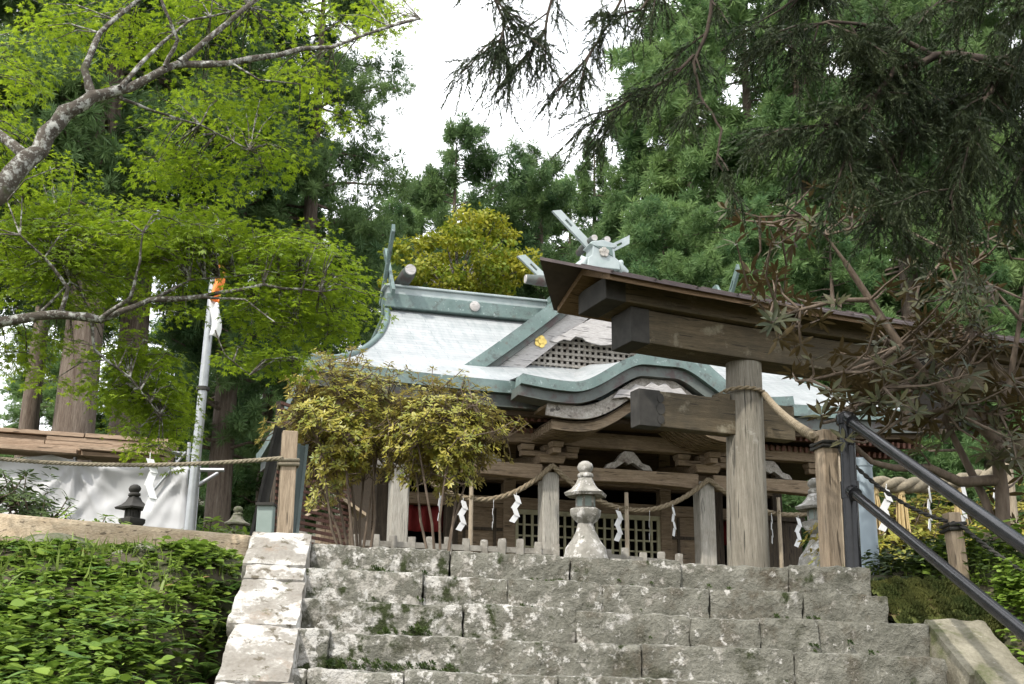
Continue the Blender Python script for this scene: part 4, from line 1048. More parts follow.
conifer_proto('full2', M['leaf_cedar2'], T2, F2, seed=21, H=20, base=1.0, rmax=3.8, nbr=130, tsize=.38, trad=.30, droop=.15, dens=11, irregular=.6, rnd=True)
conifer_proto('open', M['leaf_cedar'], T1, F1, seed=31, H=22, base=9.0, rmax=4.6, nbr=56, tsize=.46, trad=.34, droop=-.10, dens=11, irregular=.9, rnd=True)
used = set()
def place_tree(px, D_, topy, key, label, rot=None, wide=1.0, name='cedar_tree', group='conifers round the shrine', cat='tree'):
    tr, cr, H0 = protos[key]
    x = px_at(px, D_, 6.0); g = ground(x, D_); top = at(px, topy, D_).z; k = (top-g)/H0
    t = thing(name, label, cat, (x, D_, g-.1), rot if rot is not None else random.uniform(0, 6.28), group)
    t.matrix_basis = t.matrix_basis @ Matrix.Diagonal((k*wide, k*wide, k, 1))
    for o in (tr, cr):
        c = o if (key, o.name) not in used else o.copy()
        if c is not o: COL.objects.link(c)
        used.add((key, o.name)); c.parent = t
    return t
random.seed(77)
for a in ((78, 29, -330, 'tall', 'huge cedar with pale furrowed trunk rising behind the tarpaulin', .4, 1.0), (126, 34, -200, 'tall', 'cedar with dark trunk just right of the huge pale trunk', 1.4, 1.0),
          (-70, 29, -300, 'tall', 'dark cedar at the left edge of the photo', 2.2, 1.0), (20, 44, -40, 'open', 'cedar behind and left of the huge pale trunk', 3.0, 1.0), (222, 37, -120, 'tall2', 'dense cedar behind the flagpole', .2, 1.0),
          (296, 38, -75, 'tall', 'tall cedar left of the open sky with branches reaching right', 2.6, .85), (262, 52, 130, 'full2', 'distant conifer low behind the shrub and flagpole', 1.2, 1.1),
          (448, 47, 128, 'open', 'open crowned cedar left of centre behind the golden maple', .7, 1.0), (392, 52, 205, 'tall2', 'smaller conifer right of the left cedar wall', 2.0, 1.1), (540, 49, 152, 'open', 'rounded cedar behind the crossed roof finials', 2.9, .95),
          (497, 56, 195, 'full2', 'low conifer filling the gap behind the golden maple', .3, 1.3), (412, 57, 190, 'full2', 'low conifer left of the golden maple beside the ridge logs', 2.3, 1.3), (572, 57, 185, 'full2', 'low conifer directly behind the crossed roof finials', 1.3, 1.3), (598, 53, 140, 'tall2', 'cedar right of the roof finials at the edge of the sky', 1.9, 1.1),
          (652, 44, 42, 'full', 'bright conifer at the right edge of the open sky', .5, 1.0), (704, 39, -35, 'full', 'tall bright cypress right of the open sky', 1.7, 1.0), (765, 43, -70, 'full2', 'tall cypress in the middle of the right wall of trees', 2.7, 1.1),
          (818, 37, -60, 'full', 'yellowish green cypress behind the hanging boughs', 3.9, 1.0), (885, 41, -80, 'full2', 'cypress behind the dark near boughs', 4.4, 1.1), (921, 33, -120, 'tall2', 'cedar with pale trunk showing above the gate roof at the right', 5.0, 1.0),
          (1000, 36, -80, 'full', 'bright cypress at the right edge of the photo', 5.6, 1.0), (1075, 31, -100, 'tall', 'cedar just beyond the right edge of the photo', .4, 1.0), (668, 35, 205, 'full2', 'small bushy conifer just right of the roof ornament', 3.3, 1.15),
          (748, 33, 205, 'full2', 'small dark conifer above the gate roof', 4.0, 1.2), (842, 31, 215, 'full2', 'small conifer above the gate roof behind the rusty leaved shrub', 1.1, 1.2), (985, 29, 205, 'full', 'small bright green conifer low at the right edge', 2.4, 1.2),
          (25, 58, 330, 'full2', 'low dark conifer seen between the bare trunks at the far left', 1.0, 1.7), (105, 60, 345, 'full', 'low conifer seen between the two pale trunks', 2.0, 1.7), (165, 56, 320, 'full2', 'low conifer right of the two pale trunks', 2.8, 1.6), (235, 60, 300, 'full', 'low conifer behind the middle of the flagpole', 3.8, 1.6), (-190, 30, -200, 'tall', 'cedar standing farther left beyond the photo edge', 1.5, 1.0), (1190, 35, -100, 'full', 'cypress standing farther right beyond the photo edge', .8, 1.1)):
    place_tree(*a[:5], rot=a[5], wide=a[6])
# broadleaf crowns: clumps of leaves on limbs
def clump_crown(t, centers, radii, per, size, mat, T=WIDE, F=LEAF_F, name='crown', flat=.0, seed=0, shell=.55):
    n = len(centers)*per; C = np.repeat(np.array([tuple(c) for c in centers]), per, axis=0); RR = np.repeat(np.array(radii), per, axis=0)
    d = unit(n); rad = rng.uniform(shell, 1.0, n)[:, None]; P = C + d*RR*rad
    nn = d + np.array([0, 0, .9]) + .5*unit(n); f = d*.6 + unit(n)*.8 + np.array([0, 0, -.25])
    ct = np.repeat(rng.uniform(0, .55, len(centers)), per); return scatter(name, T, F, P, frames(f, nn), rng.uniform(.7, 1.2, n)*size, ct + rng.uniform(0, .45, n), mat, t)
def golden_maple(px, py, D_, rx, ry, label):
    c = at(px, py, D_); k = D_/F_PX; g = ground(c.x, c.y); t = thing('golden_maple', label, 'tree', (c.x, c.y, g))
    b = MB().tube([(c.x, c.y, g-.3), (c.x+.1, c.y, lerp(g, c.z, .4)), (c.x, c.y, c.z-.3)], [.2, .16, .09], 10); cs_ = []; rs = []
    r = random.Random(5)
    for i in range(120):
        d = Vector((r.gauss(0, 1), r.gauss(0, 1), r.gauss(0, 1))); d.normalize(); d *= r.uniform(.45, 1)**.6
        q = c + Vector((d.x*rx*k, d.y*rx*k, d.z*ry*k + .2*ry*k*math.sin(d.x*3))); cs_.append(q); s_ = r.uniform(.28, .55); rs.append((s_, s_, s_*.42))
        if i % 3 == 0: b.tube([(c.x, c.y, c.z-ry*k*.8), c.lerp(q, .5) - Vector((0, 0, .3)), q], [.05, .03, .01], 5, False)
    b.build('trunk', M['bark_grey'], t, True, smooth=60); clump_crown(t, cs_, rs, 95, .125, M['leaf_gold'])
golden_maple(458, 268, 33, 78, 52, 'golden green maple glowing behind the ridge of the roof')
# rhododendrons: rosettes of long leaves on forked stems
def rosettes(t, tips, size, mat, T=LEAF, name='foliage', nl=10, seed=0, droop=.25, spread=(.15, .7)):
    Pn = []; Fw = []; Nn = []; tn = []; r = np.random.default_rng(seed)
    for (p, d) in tips:
        d = np.array(d)/np.linalg.norm(d); a0 = r.uniform(0, 6.28); tt = r.uniform(0, .6)
        ref = np.array([1, 0, 0]) if abs(d[0]) < .7 else np.array([0, 1, 0]); x = np.cross(d, ref); x /= np.linalg.norm(x); y = np.cross(d, x); m_ = int(nl*r.uniform(.6, 1.2))
        for i in range(m_):
            a = a0 + i*2.399; e = r.uniform(*spread); f = (x*math.cos(a)+y*math.sin(a))*math.cos(e) + d*math.sin(e); f = f + np.array([0, 0, -droop]); Pn.append(np.array(p) + f*.01 - d*.03*r.random()); Fw.append(f); Nn.append(d + r.normal(size=3)*.15); tn.append(tt + r.uniform(0, .4))
    n = len(Pn); return scatter(name, T, LEAF_F, np.array(Pn), frames(np.array(Fw), np.array(Nn)), r.uniform(.65, 1.15, n)*size, np.array(tn), mat, t)
def shrub(label, base, center, radii, ntips, size, mat, seed, nstem=6, name='rhododendron', cat='shrub', rbase=.03):
    r = random.Random(seed); base = Vector(base); c = Vector(center); t = thing(name, label, cat, base); b = MB(); tips = []; forks = []
    for i in range(nstem):
        a = 6.283*i/nstem + r.uniform(-.3, .3); q = c + Vector((math.cos(a)*radii[0]*.45, math.sin(a)*radii[1]*.45, -radii[2]*r.uniform(.1, .45)))
        m_ = base.lerp(q, .5) + Vector((r.uniform(-.1, .1), r.uniform(-.1, .1), r.uniform(-.05, .1))); pts = [base + Vector((r.uniform(-.06, .06), r.uniform(-.06, .06), -.15)), m_, q]
        b.tube(pts, [rbase, rbase*.75, rbase*.5], 6, False); forks += [m_.lerp(q, .5), q, m_]
    for i in range(ntips):
        d = Vector((r.gauss(0, 1), r.gauss(0, 1), r.gauss(.05, 1))); d.normalize(); k = r.uniform(.3, 1.0)**.6*(.92+.55*noise.noise(d*2.3+Vector((seed, 0, 0))))
        p = c + Vector((d.x*radii[0], d.y*radii[1], d.z*radii[2]))*k
        if p.z < base.z + .12: continue
        tips.append((tuple(p), tuple(d*.7 + Vector((0, 0, .7)))))
        if i % 2 == 0:
            f = min(forks, key=lambda q: (q-p).length + r.uniform(0, .12)); mid = f.lerp(p, .55) + Vector((r.uniform(-.05, .05), r.uniform(-.05, .05), -.04)); b.tube([f, mid, p], [rbase*.38, rbase*.25, .005], 5, False)
            if r.random() < .35: forks.append(mid)
    b.build('stems', M['bark_shrub'], t, True, smooth=60); rosettes(t, tips, size, mat, seed=seed); return t
shrub('bushy olive gold rhododendron beside the left stake in front of the hall', (at(362, 545, 13).x, 13, 0), at(345, 422, 13.0), (.88, .80, .82), 1500, .066, M['leaf_rhodo'], 3, 8, rbase=.020)
shrub('smaller golden rhododendron left of the pale middle pillar', (at(440, 545, 12.6).x, 12.6, 0), at(443, 432, 12.6), (.80, .65, .66), 1250, .064, M['leaf_rhodo'], 9, 5, rbase=.018)
# near rhododendron on the right
tR = thing('rhododendron', 'large rusty leaved rhododendron spreading over the right handrail', 'shrub', at(1003, 600, 8.30)); b = MB()
def pline(L_): return [at(*q) for q in L_]
stems = [[(1006, 640, 8.30), (1004, 560, 8.30), (1002, 490, 8.30), (995, 440, 8.25), (960, 405, 8.20), (925, 375, 8.15), (900, 345, 8.10), (870, 300, 8.10), (845, 262, 8.05)], [(1000, 480, 8.30), (960, 482, 8.20), (930, 468, 8.10), (895, 468, 8.05), (872, 462, 8.00), (848, 440, 8.00)],
         [(1004, 560, 8.30), (985, 500, 8.40), (960, 450, 8.45), (945, 420, 8.40), (950, 380, 8.40), (975, 330, 8.40)], [(995, 440, 8.25), (1010, 380, 8.20), (1020, 320, 8.20), (1030, 260, 8.20)], [(925, 375, 8.15), (905, 385, 8.05), (870, 400, 8.00), (835, 420, 7.95)],
         [(900, 345, 8.10), (880, 360, 8.00), (845, 372, 7.90), (810, 380, 7.90)], [(870, 300, 8.10), (840, 300, 8.00), (800, 310, 7.95), (770, 320, 7.90)], [(960, 405, 8.20), (940, 410, 8.00), (900, 420, 7.90), (870, 440, 7.90)], [(845, 262, 8.05), (825, 235, 8.00), (800, 215, 8.00)], [(975, 330, 8.40), (960, 290, 8.40), (945, 250, 8.40)], [(1020, 320, 8.20), (990, 285, 8.10), (965, 265, 8.10)]]
rr0 = [.05, .034, .03, .026, .02, .018, .017, .018, .012, .014, .012]; fk = []
for L_, r_ in zip(stems, rr0):
    p = pline(L_); n = len(p); b.tube(p, [r_*1.2*(1-.65*i/(n-1)) for i in range(n)], 8, False); fk += p[2 if len(p) > 4 else 1:]
r = random.Random(17); tips = []
for (cx, cy, rx, ry, n) in ((790, 225, 50, 35, 22), (845, 215, 35, 28, 16), (775, 300, 40, 45, 30), (830, 330, 60, 45, 34), (860, 395, 60, 40, 66), (930, 395, 70, 50, 110), (990, 390, 40, 60, 80), (985, 300, 50, 50, 50), (930, 345, 50, 35, 50), (930, 290, 40, 40, 22), (955, 245, 45, 20, 16), (1015, 470, 20, 50, 20), (1000, 220, 30, 25, 12)):
    for i in range(int(n*.5)):
        p = at(cx + r.gauss(0, .55)*rx, cy + r.gauss(0, .55)*ry, 8.15 + r.gauss(0, .36)); f = min(fk, key=lambda q: (q-p).length); d = (p-f).normalized()
        tips.append((tuple(p), tuple(d*.7 + Vector((0, 0, .75)))))
        m_ = f.lerp(p, .5) + Vector((r.uniform(-.05, .05), r.uniform(-.05, .05), -.03)); b.tube([f, m_, p], [.012, .008, .005], 5, False)
        if r.random() < .2: fk.append(m_)
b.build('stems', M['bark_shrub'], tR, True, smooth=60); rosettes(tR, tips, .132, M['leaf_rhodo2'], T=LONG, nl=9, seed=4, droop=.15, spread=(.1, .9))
# sunlit low shrubs under the gate on the right, bushes at the left
for i, (px, D_, w_, h_, lab) in enumerate(((885, 13.5, .9, 1.15, 'low yellow green shrub behind the grey pipe'), (945, 14.2, 1.0, 1.25, 'low yellow green shrub behind the thick straw rope'), (1010, 13.6, .9, 1.2, 'low yellow green shrub behind the right rope post'))):
    x = px_at(px, D_, .8); shrub(lab, (x, D_, 0), (x, D_, h_*.62), (w_, w_*.8, h_*.62), 520, .10, M['leaf_rhodo'], 40+i, 5)
for i, (px, D_, w_, h_, lab) in enumerate(((8, 11.2, .65, 1.15, 'dark leafy bush at the far left in front of the tarpaulin'), (85, 11.4, .7, .74, 'low leafy bush behind the timber beam'), (215, 10.2, .45, .5, 'small leafy bush behind the right end of the timber beam'))):
    x = px_at(px, D_, .5); shrub(lab, (x, D_, 0), (x, D_, h_*.5), (w_, w_*.8, h_*.55), 330, .10, M['leaf_dark'] if i == 0 else M['leaf_weed'], 50+i, 5, name='leafy_bush', cat='bush')
# near maple on the left
mt = thing('maple_tree', 'green maple whose lichened branches reach in from the left edge', 'tree', (at(-330, 500, 7.6).x, 7.6, -.6)); gx = at(-330, 500, 7.6)
trunk = MB().tube([(gx.x, 7.6, ground(gx.x, 7.6)-.3), (gx.x+.05, 7.6, .6), at(-230, 420, 7.5), at(-160, 345, 7.4), at(-60, 245, 7.25)], [.22, .17, .14, .11, .088], 14)
trunk.build('trunk', M['bark_grey'], mt, True, smooth=60)
BR = [([(-60, 245, 7.25), (0, 192, 7.2), (40, 148, 7.3), (65, 112, 7.35), (92, 96, 7.4), (130, 84, 7.5), (180, 62, 7.6), (250, 60, 7.8), (330, 46, 8.1), (420, 18, 8.5)], .082, .009), ([(-160, 345, 7.4), (-60, 334, 7.8), (0, 321, 8), (60, 315, 8.05), (100, 319, 8.1), (150, 301, 8.2), (200, 297, 8.3), (262, 285, 8.4), (320, 292, 8.5)], .058, .007),
      ([(92, 96, 7.4), (84, 70, 7.4), (100, 32, 7.5), (140, -2, 7.6), (170, -40, 7.6)], .032, .012), ([(180, 62, 7.6), (215, 34, 7.7), (258, -2, 7.8), (290, -30, 7.8)], .026, .012), ([(165, 66, 7.55), (178, 40, 7.5), (165, 10, 7.4), (150, -30, 7.4)], .018, .008), ([(120, 88, 7.45), (148, 55, 7.6), (190, 20, 7.8), (250, 8, 8)], .02, .006), ([(230, 62, 7.75), (260, 80, 7.8), (300, 84, 8)], .01, .004),
      ([(105, 92, 7.45), (150, 110, 7.7), (200, 125, 8), (250, 150, 8.2)], .014, .005), ([(60, 315, 8.05), (68, 288, 8.0), (45, 258, 7.9), (20, 235, 7.8)], .02, .006), ([(100, 319, 8.1), (130, 298, 8.0), (140, 262, 7.9), (143, 232, 7.9)], .018, .006), ([(92, 320, 8.1), (94, 350, 8.2), (130, 378, 8.4), (160, 415, 8.6)], .014, .005), ([(35, 318, 8.0), (70, 282, 8.2), (62, 262, 8.3)], .012, .005),
      ([(200, 297, 8.3), (245, 300, 8.3), (275, 322, 8.3)], .012, .004), ([(150, 301, 8.2), (190, 280, 8.4), (235, 276, 8.6), (300, 270, 8.8)], .014, .004), ([(30, 160, 7.3), (-20, 120, 7.4), (-60, 60, 7.5)], .04, .02), ([(215, 330, 8.4), (225, 355, 8.4), (250, 375, 8.5)], .006, .003), ([(8, 200, 7.0), (25, 180, 6.9), (55, 168, 6.9)], .006, .003)]
fk = []
for L_, r0, r1 in BR:
    p = pline(L_); n = len(p); q = []
    for i in range(n-1):
        for s in range(3): q.append(p[i].lerp(p[i+1], s/3) + (Vector((r.uniform(-1, 1), r.uniform(-1, 1), r.uniform(-1, 1)))*r0*.22 if (i or s) else Vector()))
    q.append(p[-1]); m_ = len(q); MB().tube(q, [lerp(r0, r1, (i/(m_-1))**.7)*r.uniform(.9, 1.12) for i in range(m_)], 12, False).jitter(r0*.16, 14).build('branch', M['bark_grey'], mt, True, smooth=60); fk += q[3:]
Pm = []; Fm = []; Nm = []; tm = []; twigs = MB(); r = random.Random(99)
def spray(p, out_, rad, nl, size_t):
    tl = Vector((r.gauss(0, .16), r.gauss(0, .16), 1)) + out_*.25; tl.normalize(); tt = r.uniform(0, .5)
    x = tl.cross(Vector((0, 1, .1))); x.normalize(); y = tl.cross(x)
    for i in range(nl):
        a = r.uniform(0, 6.283); rd = rad*math.sqrt(r.random()); q = p + x*math.cos(a)*rd + y*math.sin(a)*rd - tl*(rd*rd/rad)*.30 + tl*r.gauss(0, .018)
        f = x*math.cos(a) + y*math.sin(a) - tl*.35 + Vector((r.gauss(0, .5), r.gauss(0, .5), r.gauss(0, .15))); Pm.append(tuple(q)); Fm.append(tuple(f)); Nm.append(tuple(tl + Vector((r.gauss(0, .25), r.gauss(0, .25), 0)))); tm.append(tt + r.uniform(0, .5))
    for i in range(3):
        a = r.uniform(0, 6.283); q = p + x*math.cos(a)*rad*.7 + y*math.sin(a)*rad*.7 - tl*.1*rad; twigs.tube([p, q], [.003, .0018], 4, False)
masses = [(110, 240, 110, 38, 8.0, 60), (250, 262, 95, 34, 8.3, 56), (325, 300, 48, 34, 8.5, 26), (40, 232, 60, 40, 7.9, 26), (180, 232, 60, 30, 8.4, 30), (30, 352, 45, 34, 8.4, 10), (140, 375, 42, 40, 8.5, 38), (155, 420, 26, 34, 8.6, 20), (95, 285, 90, 24, 8.2, 20), (220, 300, 60, 24, 8.4, 16), (250, 345, 34, 34, 8.5, 10), (285, 335, 24, 30, 8.5, 7),
          (205, 130, 70, 45, 8.0, 34), (255, 165, 40, 28, 8.2, 16), (170, 165, 40, 24, 8.0, 10), (295, 95, 40, 35, 8.2, 16), (240, 90, 50, 35, 8.1, 16), (190, 22, 90, 26, 7.8, 30), (300, 22, 50, 24, 8.2, 14), (370, 20, 45, 22, 8.5, 10), (70, 25, 60, 28, 7.7, 18), (12, 110, 24, 60, 7.7, 16), (20, 60, 40, 30, 7.6, 10), (60, 180, 40, 26, 8.0, 9), (330, 130, 20, 22, 8.3, 4), (120, 60, 50, 20, 7.9, 10), (20, 170, 25, 20, 8, 6), (100, -40, 120, 25, 7.6, 20), (-60, 150, 60, 100, 7.6, 40), (-60, 300, 60, 60, 8.0, 20), (250, -40, 110, 25, 7.9, 16)]
for (cx, cy, rx, ry, D_, n) in masses:
    for i in range(int(n*(1.3 if 200 < cy < 440 else .62))):
        a = r.uniform(0, 6.283); k = math.sqrt(r.random()); qx, qy = cx + math.cos(a)*k*rx, cy + math.sin(a)*k*ry
        if abs(qx-214) < 26 and 262 < qy < 350: continue
        p = at(qx, qy, D_ + .05 + abs(r.gauss(0, .55))); f = min(fk, key=lambda q: (q-p).length); o_ = (p-f); o_.z = 0
        if o_.length > 1e-4: o_.normalize()
        spray(p, o_, r.uniform(.16, .30), int(r.uniform(40, 80)), .05)
        if (p-f).length < 1.6: twigs.tube([f, f.lerp(p, .5) + Vector((0, 0, .05)), p], [.0065, .0045, .003], 5, False)
twigs.build('twigs', M['bark_grey'], mt, True); n = len(Pm)
scatter('crown', MAPLE, MAPLE_F, np.array(Pm), frames(np.array(Fm), np.array(Nm)), rng.uniform(.026, .050, n), np.array(tm), M['leaf_maple'], mt)
# near cedar whose boughs hang in from the upper right
def strand_template(seed, n=15):
    q = np.random.default_rng(seed); T = []; F = []
    sp = [np.array([.05*math.sin(3*t), t, -.22*t*t]) for t in np.linspace(0, 1, n+1)]
    for i in range(n):
        p = sp[i]; d = sp[i+1]-sp[i]; d /= np.linalg.norm(d)
        for k in range(3):
            o = q.normal(size=3); o -= d*o.dot(d); o /= np.linalg.norm(o); e = d*.85 + o*.62; e /= np.linalg.norm(e); l = .20*(1-.45*i/n)*q.uniform(.7, 1.2); s_ = np.cross(e, o); s_ /= np.linalg.norm(s_); b0 = len(T)
            T += [tuple(p - s_*.017), tuple(p + s_*.017), tuple(p + e*l)]; F.append((b0, b0+1, b0+2))
    for i in range(0, n, 3):
        b0 = len(T); j = min(n, i+3); T += [tuple(sp[i] + np.array([.008, 0, 0])), tuple(sp[i] - np.array([.008, 0, 0])), tuple(sp[j])]; F.append((b0, b0+1, b0+2))
    return T, F
ST, SF = strand_template(4)
nc = thing('cedar_tree', 'near cedar whose dark shaggy boughs hang across the upper right', 'tree', (at(1260, 500, 7.6).x, 7.6, -.4), 0, 'conifers round the shrine'); bx = at(1260, 500, 7.6).x
MB().tube([(bx, 7.6, -.8), (bx, 7.6, .4), (bx, 7.55, 5), (bx-.05, 7.5, 10), (bx, 7.5, 17)], [.50, .38, .32, .22, .04], 16).build('trunk', M['bark_cedar'], nc, True, smooth=60)
boughs = [([(1262, 60, 7.5), (1100, 36, 7.0), (1010, 58, 6.8), (935, 58, 6.6), (895, 68, 6.5), (862, 110, 6.4), (800, 130, 6.4)], .055, 38, .85), ([(1262, 130, 7.5), (1120, 90, 7.0), (1030, 75, 6.9), (960, 100, 6.8), (905, 140, 6.7), (880, 170, 6.6)], .05, 30, .85), ([(1262, -60, 7.5), (1050, -75, 6.9), (860, -60, 6.5), (715, -40, 6.3), (560, -40, 6.2), (450, -25, 6.2)], .06, 13, .7),
          ([(716, -40, 6.3), (708, 30, 6.3), (694, 62, 6.3), (700, 95, 6.3), (722, 130, 6.3), (716, 165, 6.3)], .014, 7, .6), ([(694, 55, 6.3), (672, 78, 6.3), (640, 95, 6.3), (612, 110, 6.3)], .011, 8, .6), ([(640, -38, 6.25), (608, 25, 6.25), (585, 60, 6.2), (556, 92, 6.2)], .010, 6, .5), ([(560, -40, 6.2), (545, 30, 6.2), (525, 60, 6.2)], .010, 7, .55), ([(480, -30, 6.2), (505, 20, 6.2), (500, 40, 6.2)], .010, 10, .6), ([(665, -20, 6.3), (640, 10, 6.2), (600, 20, 6.2)], .01, 8, .5),
          ([(935, 58, 6.6), (890, 30, 6.5), (830, 20, 6.4), (780, 40, 6.4)], .02, 16, .8), ([(1010, 58, 6.8), (985, 100, 6.6), (965, 160, 6.5), (950, 200, 6.5)], .022, 20, .9), ([(1030, 75, 6.9), (1040, 140, 6.8), (1015, 185, 6.8)], .02, 10, .8), ([(880, 90, 6.45), (850, 150, 6.4), (835, 190, 6.4)], .014, 10, .7), ([(905, 140, 6.7), (893, 190, 6.6), (888, 225, 6.6)], .009, 5, .5), ([(1100, 36, 7), (1060, 0, 6.2), (1000, -10, 6.0), (940, 0, 6.0)], .022, 14, .8), ([(862, -60, 6.5), (820, -20, 6.5), (780, 10, 6.5)], .018, 10, .7)]
r = random.Random(41)
for i in range(16):  # unseen upper boughs, added to shade the boughs hanging below
    a = r.uniform(0, 6.283); h = r.uniform(6.5, 13); l = r.uniform(2.5, 4.2); boughs.append(([Vector((bx, 7.55, h)), Vector((bx+math.cos(a)*l*.5, 7.55+math.sin(a)*l*.5, h+.1)), Vector((bx+math.cos(a)*l, 7.55+math.sin(a)*l, h-.5))], .05, 26, 1.2))
Ps = []; Fs = []; Ns = []; Ss = []; ts = []
for L_, r0, nsub, sl in boughs:
    p = [q if isinstance(q, Vector) else at(*q) for q in L_]; n = len(p); q = []
    for i in range(n-1):
        for s in range(4): q.append(p[i].lerp(p[i+1], s/4) + (Vector((r.uniform(-1, 1), r.uniform(-1, 1), r.uniform(-1, 1)))*r0*.4 if (i or s) else Vector()))
    q.append(p[-1]); m_ = len(q); b = MB().tube(q, [lerp(r0, .006, (i/(m_-1))**.8) for i in range(m_)], 8, False)
    for k in range(int(nsub*1.15)):
        u = r.uniform(.22, 1.0) if r0 > .03 else r.uniform(.1, 1.0); i0 = min(m_-2, int(u*(m_-1))); s0 = q[i0].lerp(q[i0+1], r.random()); fw = (q[i0+1]-q[i0]).normalized()
        d = Vector((r.gauss(0, .7), r.gauss(0, .7), r.gauss(-.12, .26))) + fw*.8; d.normalize(); l = sl*r.uniform(.20, .62); e = s0 + d*l; e.z -= .14*l; md = s0.lerp(e, .5) + Vector((0, 0, .05*l)); b.tube([s0, md, e], [.006, .005, .003], 4, False)
        tt = r.uniform(0, .5)
        for w_ in range(int((12 + 46*l)*(1.0 if s0.x > 1.75 else .62))):
            s = r.uniform(.15, 1.05); pp = (s0.lerp(md, s*2) if s < .5 else md.lerp(e, s*2-1)) + Vector((r.gauss(0, .02), r.gauss(0, .02), r.gauss(0, .02)))
            f = d*.55 + Vector((r.gauss(0, .42), r.gauss(0, .42), r.uniform(-.85, .10))); Ps.append(tuple(pp)); Fs.append(tuple(f)); Ns.append((r.gauss(0, .3), r.gauss(0, .3), 1)); Ss.append(r.uniform(.11, .26)); ts.append(tt + r.uniform(0, .5))
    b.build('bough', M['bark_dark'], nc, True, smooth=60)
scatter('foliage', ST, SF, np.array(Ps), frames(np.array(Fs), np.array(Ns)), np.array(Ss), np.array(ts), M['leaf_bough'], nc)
# weeds, grass and ferns on the banks
def weeds(name, n, fn, hgt, size, mat, seed, T=WIDE, per=(9, 18), kind='stuff', reach=1.0):
    r = random.Random(seed); P = []; Fw = []; Nn = []; tn = []; b = MB()
    for i in range(n):
        for _ in range(6):
            u, v = fn(r)
            if noise.noise(Vector((u*1.5+seed*3.3, v*1.5, seed))) > r.uniform(-.35, .15): break
        x, y = st_world(u, v); g = ground(x, y); h = r.uniform(*hgt); h = min(h, max(.05, (CAM_Z + .074*y - g)*r.uniform(.22, 1.3)*reach if u < 0 else 9)); ln = Vector((r.gauss(0, .25), r.gauss(-.15, .25), 1)); base = Vector((x, y, g-.02)); top = base + ln*h; tt = r.uniform(0, .5)
        b.tube([base, base.lerp(top, .5) + Vector((0, 0, .03)), top], [.004, .003, .002], 4, False)
        for k in range(r.randint(*per)):
            s = r.uniform(.25, 1.03); a = r.uniform(0, 6.283); f = Vector((math.cos(a), math.sin(a), r.uniform(-.25, .35))); p = base.lerp(top, s) + f*.25*size*r.random(); P.append(tuple(p + f*size*r.uniform(0, .8))); Fw.append(tuple(f)); Nn.append((r.gauss(0, .3), r.gauss(-.15, .3), 1)); tn.append(tt + r.uniform(0, .5))
    n = len(P); o = scatter(name, T, LEAF_F, np.array(P), frames(np.array(Fw), np.array(Nn)), rng.uniform(.6, 1.25, n)*size, np.array(tn), mat); tag(o, kind=kind)
    return o
weeds('weeds', 760, lambda r: (-2.2 - abs(r.gauss(0, 1.6)), r.uniform(-3.4, .9)), (.15, .50), .066, M['leaf_weed'], 1, T=ROUND, per=(8, 17))
weeds('weeds', 900, lambda r: (-2.15 - r.uniform(0, 4.5), r.uniform(-3.4, 1.0)), (.10, .42), .055, M['leaf_weed'], 8, T=LEAF, per=(12, 22))
weeds('weeds', 300, lambda r: (-2.2 - abs(r.gauss(0, 1.5)), r.uniform(-3.2, .6)), (.2, .55), .11, M['leaf_fern'], 18, T=LONG, per=(6, 11))
weeds('weeds', 70, lambda r: (-2.2 - r.uniform(0, 4), r.uniform(-1.6, .8)), (.25, .6), .045, M['leaf_weed'], 31, per=(12, 20), reach=3.0)
weeds('weeds', 130, lambda r: (-2.15 - r.uniform(0, 4), r.uniform(-3.2, .8)), (.05, .3), .06, M['leaf_dead'], 32, T=LONG, per=(3, 6))
weeds('weeds', 420, lambda r: (-2.15 - r.uniform(0, 4), r.uniform(-3.2, .8)), (.15, .4), .028, M['leaf_weed'], 33, per=(30, 50))
weeds('ground_cover', 1000, lambda r: (-2.15 - r.uniform(0, 4.5), r.uniform(-3.4, 1.6)), (.05, .16), .05, M['leaf_dark'], 2, per=(8, 14))
weeds('weeds', 620, lambda r: (2.0 + abs(r.gauss(0, .9)), r.uniform(-1.2, .9)), (.05, .20), .05, M['leaf_dark'], 3); weeds('weeds', 260, lambda r: (2.6 + abs(r.gauss(0, .8)), r.uniform(-2.6, -.6)), (.06, .26), .05, M['leaf_dark'], 13)
weeds('weeds', 260, lambda r: (r.uniform(1.76, 2.5), r.gauss(-.15, .22)), (.02, .10), .032, M['leaf_weed'], 21, per=(5, 10)); weeds('weeds', 220, lambda r: (2.42 + abs(r.gauss(0, .12)), r.uniform(-2.2, -.2)), (.10, .26), .05, M['leaf_weed'], 22); weeds('weeds', 170, lambda r: (2.2 + abs(r.gauss(0, .7)), r.uniform(-2.4, .5)), (.10, .32), .06, M['leaf_weed'], 4)
BL = [(-.06, 0, 0), (.06, 0, 0), (.045, .55, 0), (-.045, .55, 0), (0, 1, -.22)]; BLF = [(0, 1, 2), (0, 2, 3), (3, 2, 4)]
def grass(n, fn, ln, seed, name='grass'):
    r = random.Random(seed); P = []; Fw = []; Nn = []
    for i in range(n):
        u, v = fn(r); x, y = st_world(u, v); P.append((x, y, ground(x, y)-.01)); Fw.append((r.gauss(0, .35), r.gauss(-.1, .35), 1)); Nn.append((r.gauss(0, 1), r.gauss(0, 1), .2))
    o = scatter(name, BL, BLF, np.array(P), frames(np.array(Fw), np.array(Nn)), np.random.default_rng(seed).uniform(ln[0], ln[1], n), np.random.default_rng(seed).uniform(0, 1, n), M['grass']); tag(o, kind='stuff')
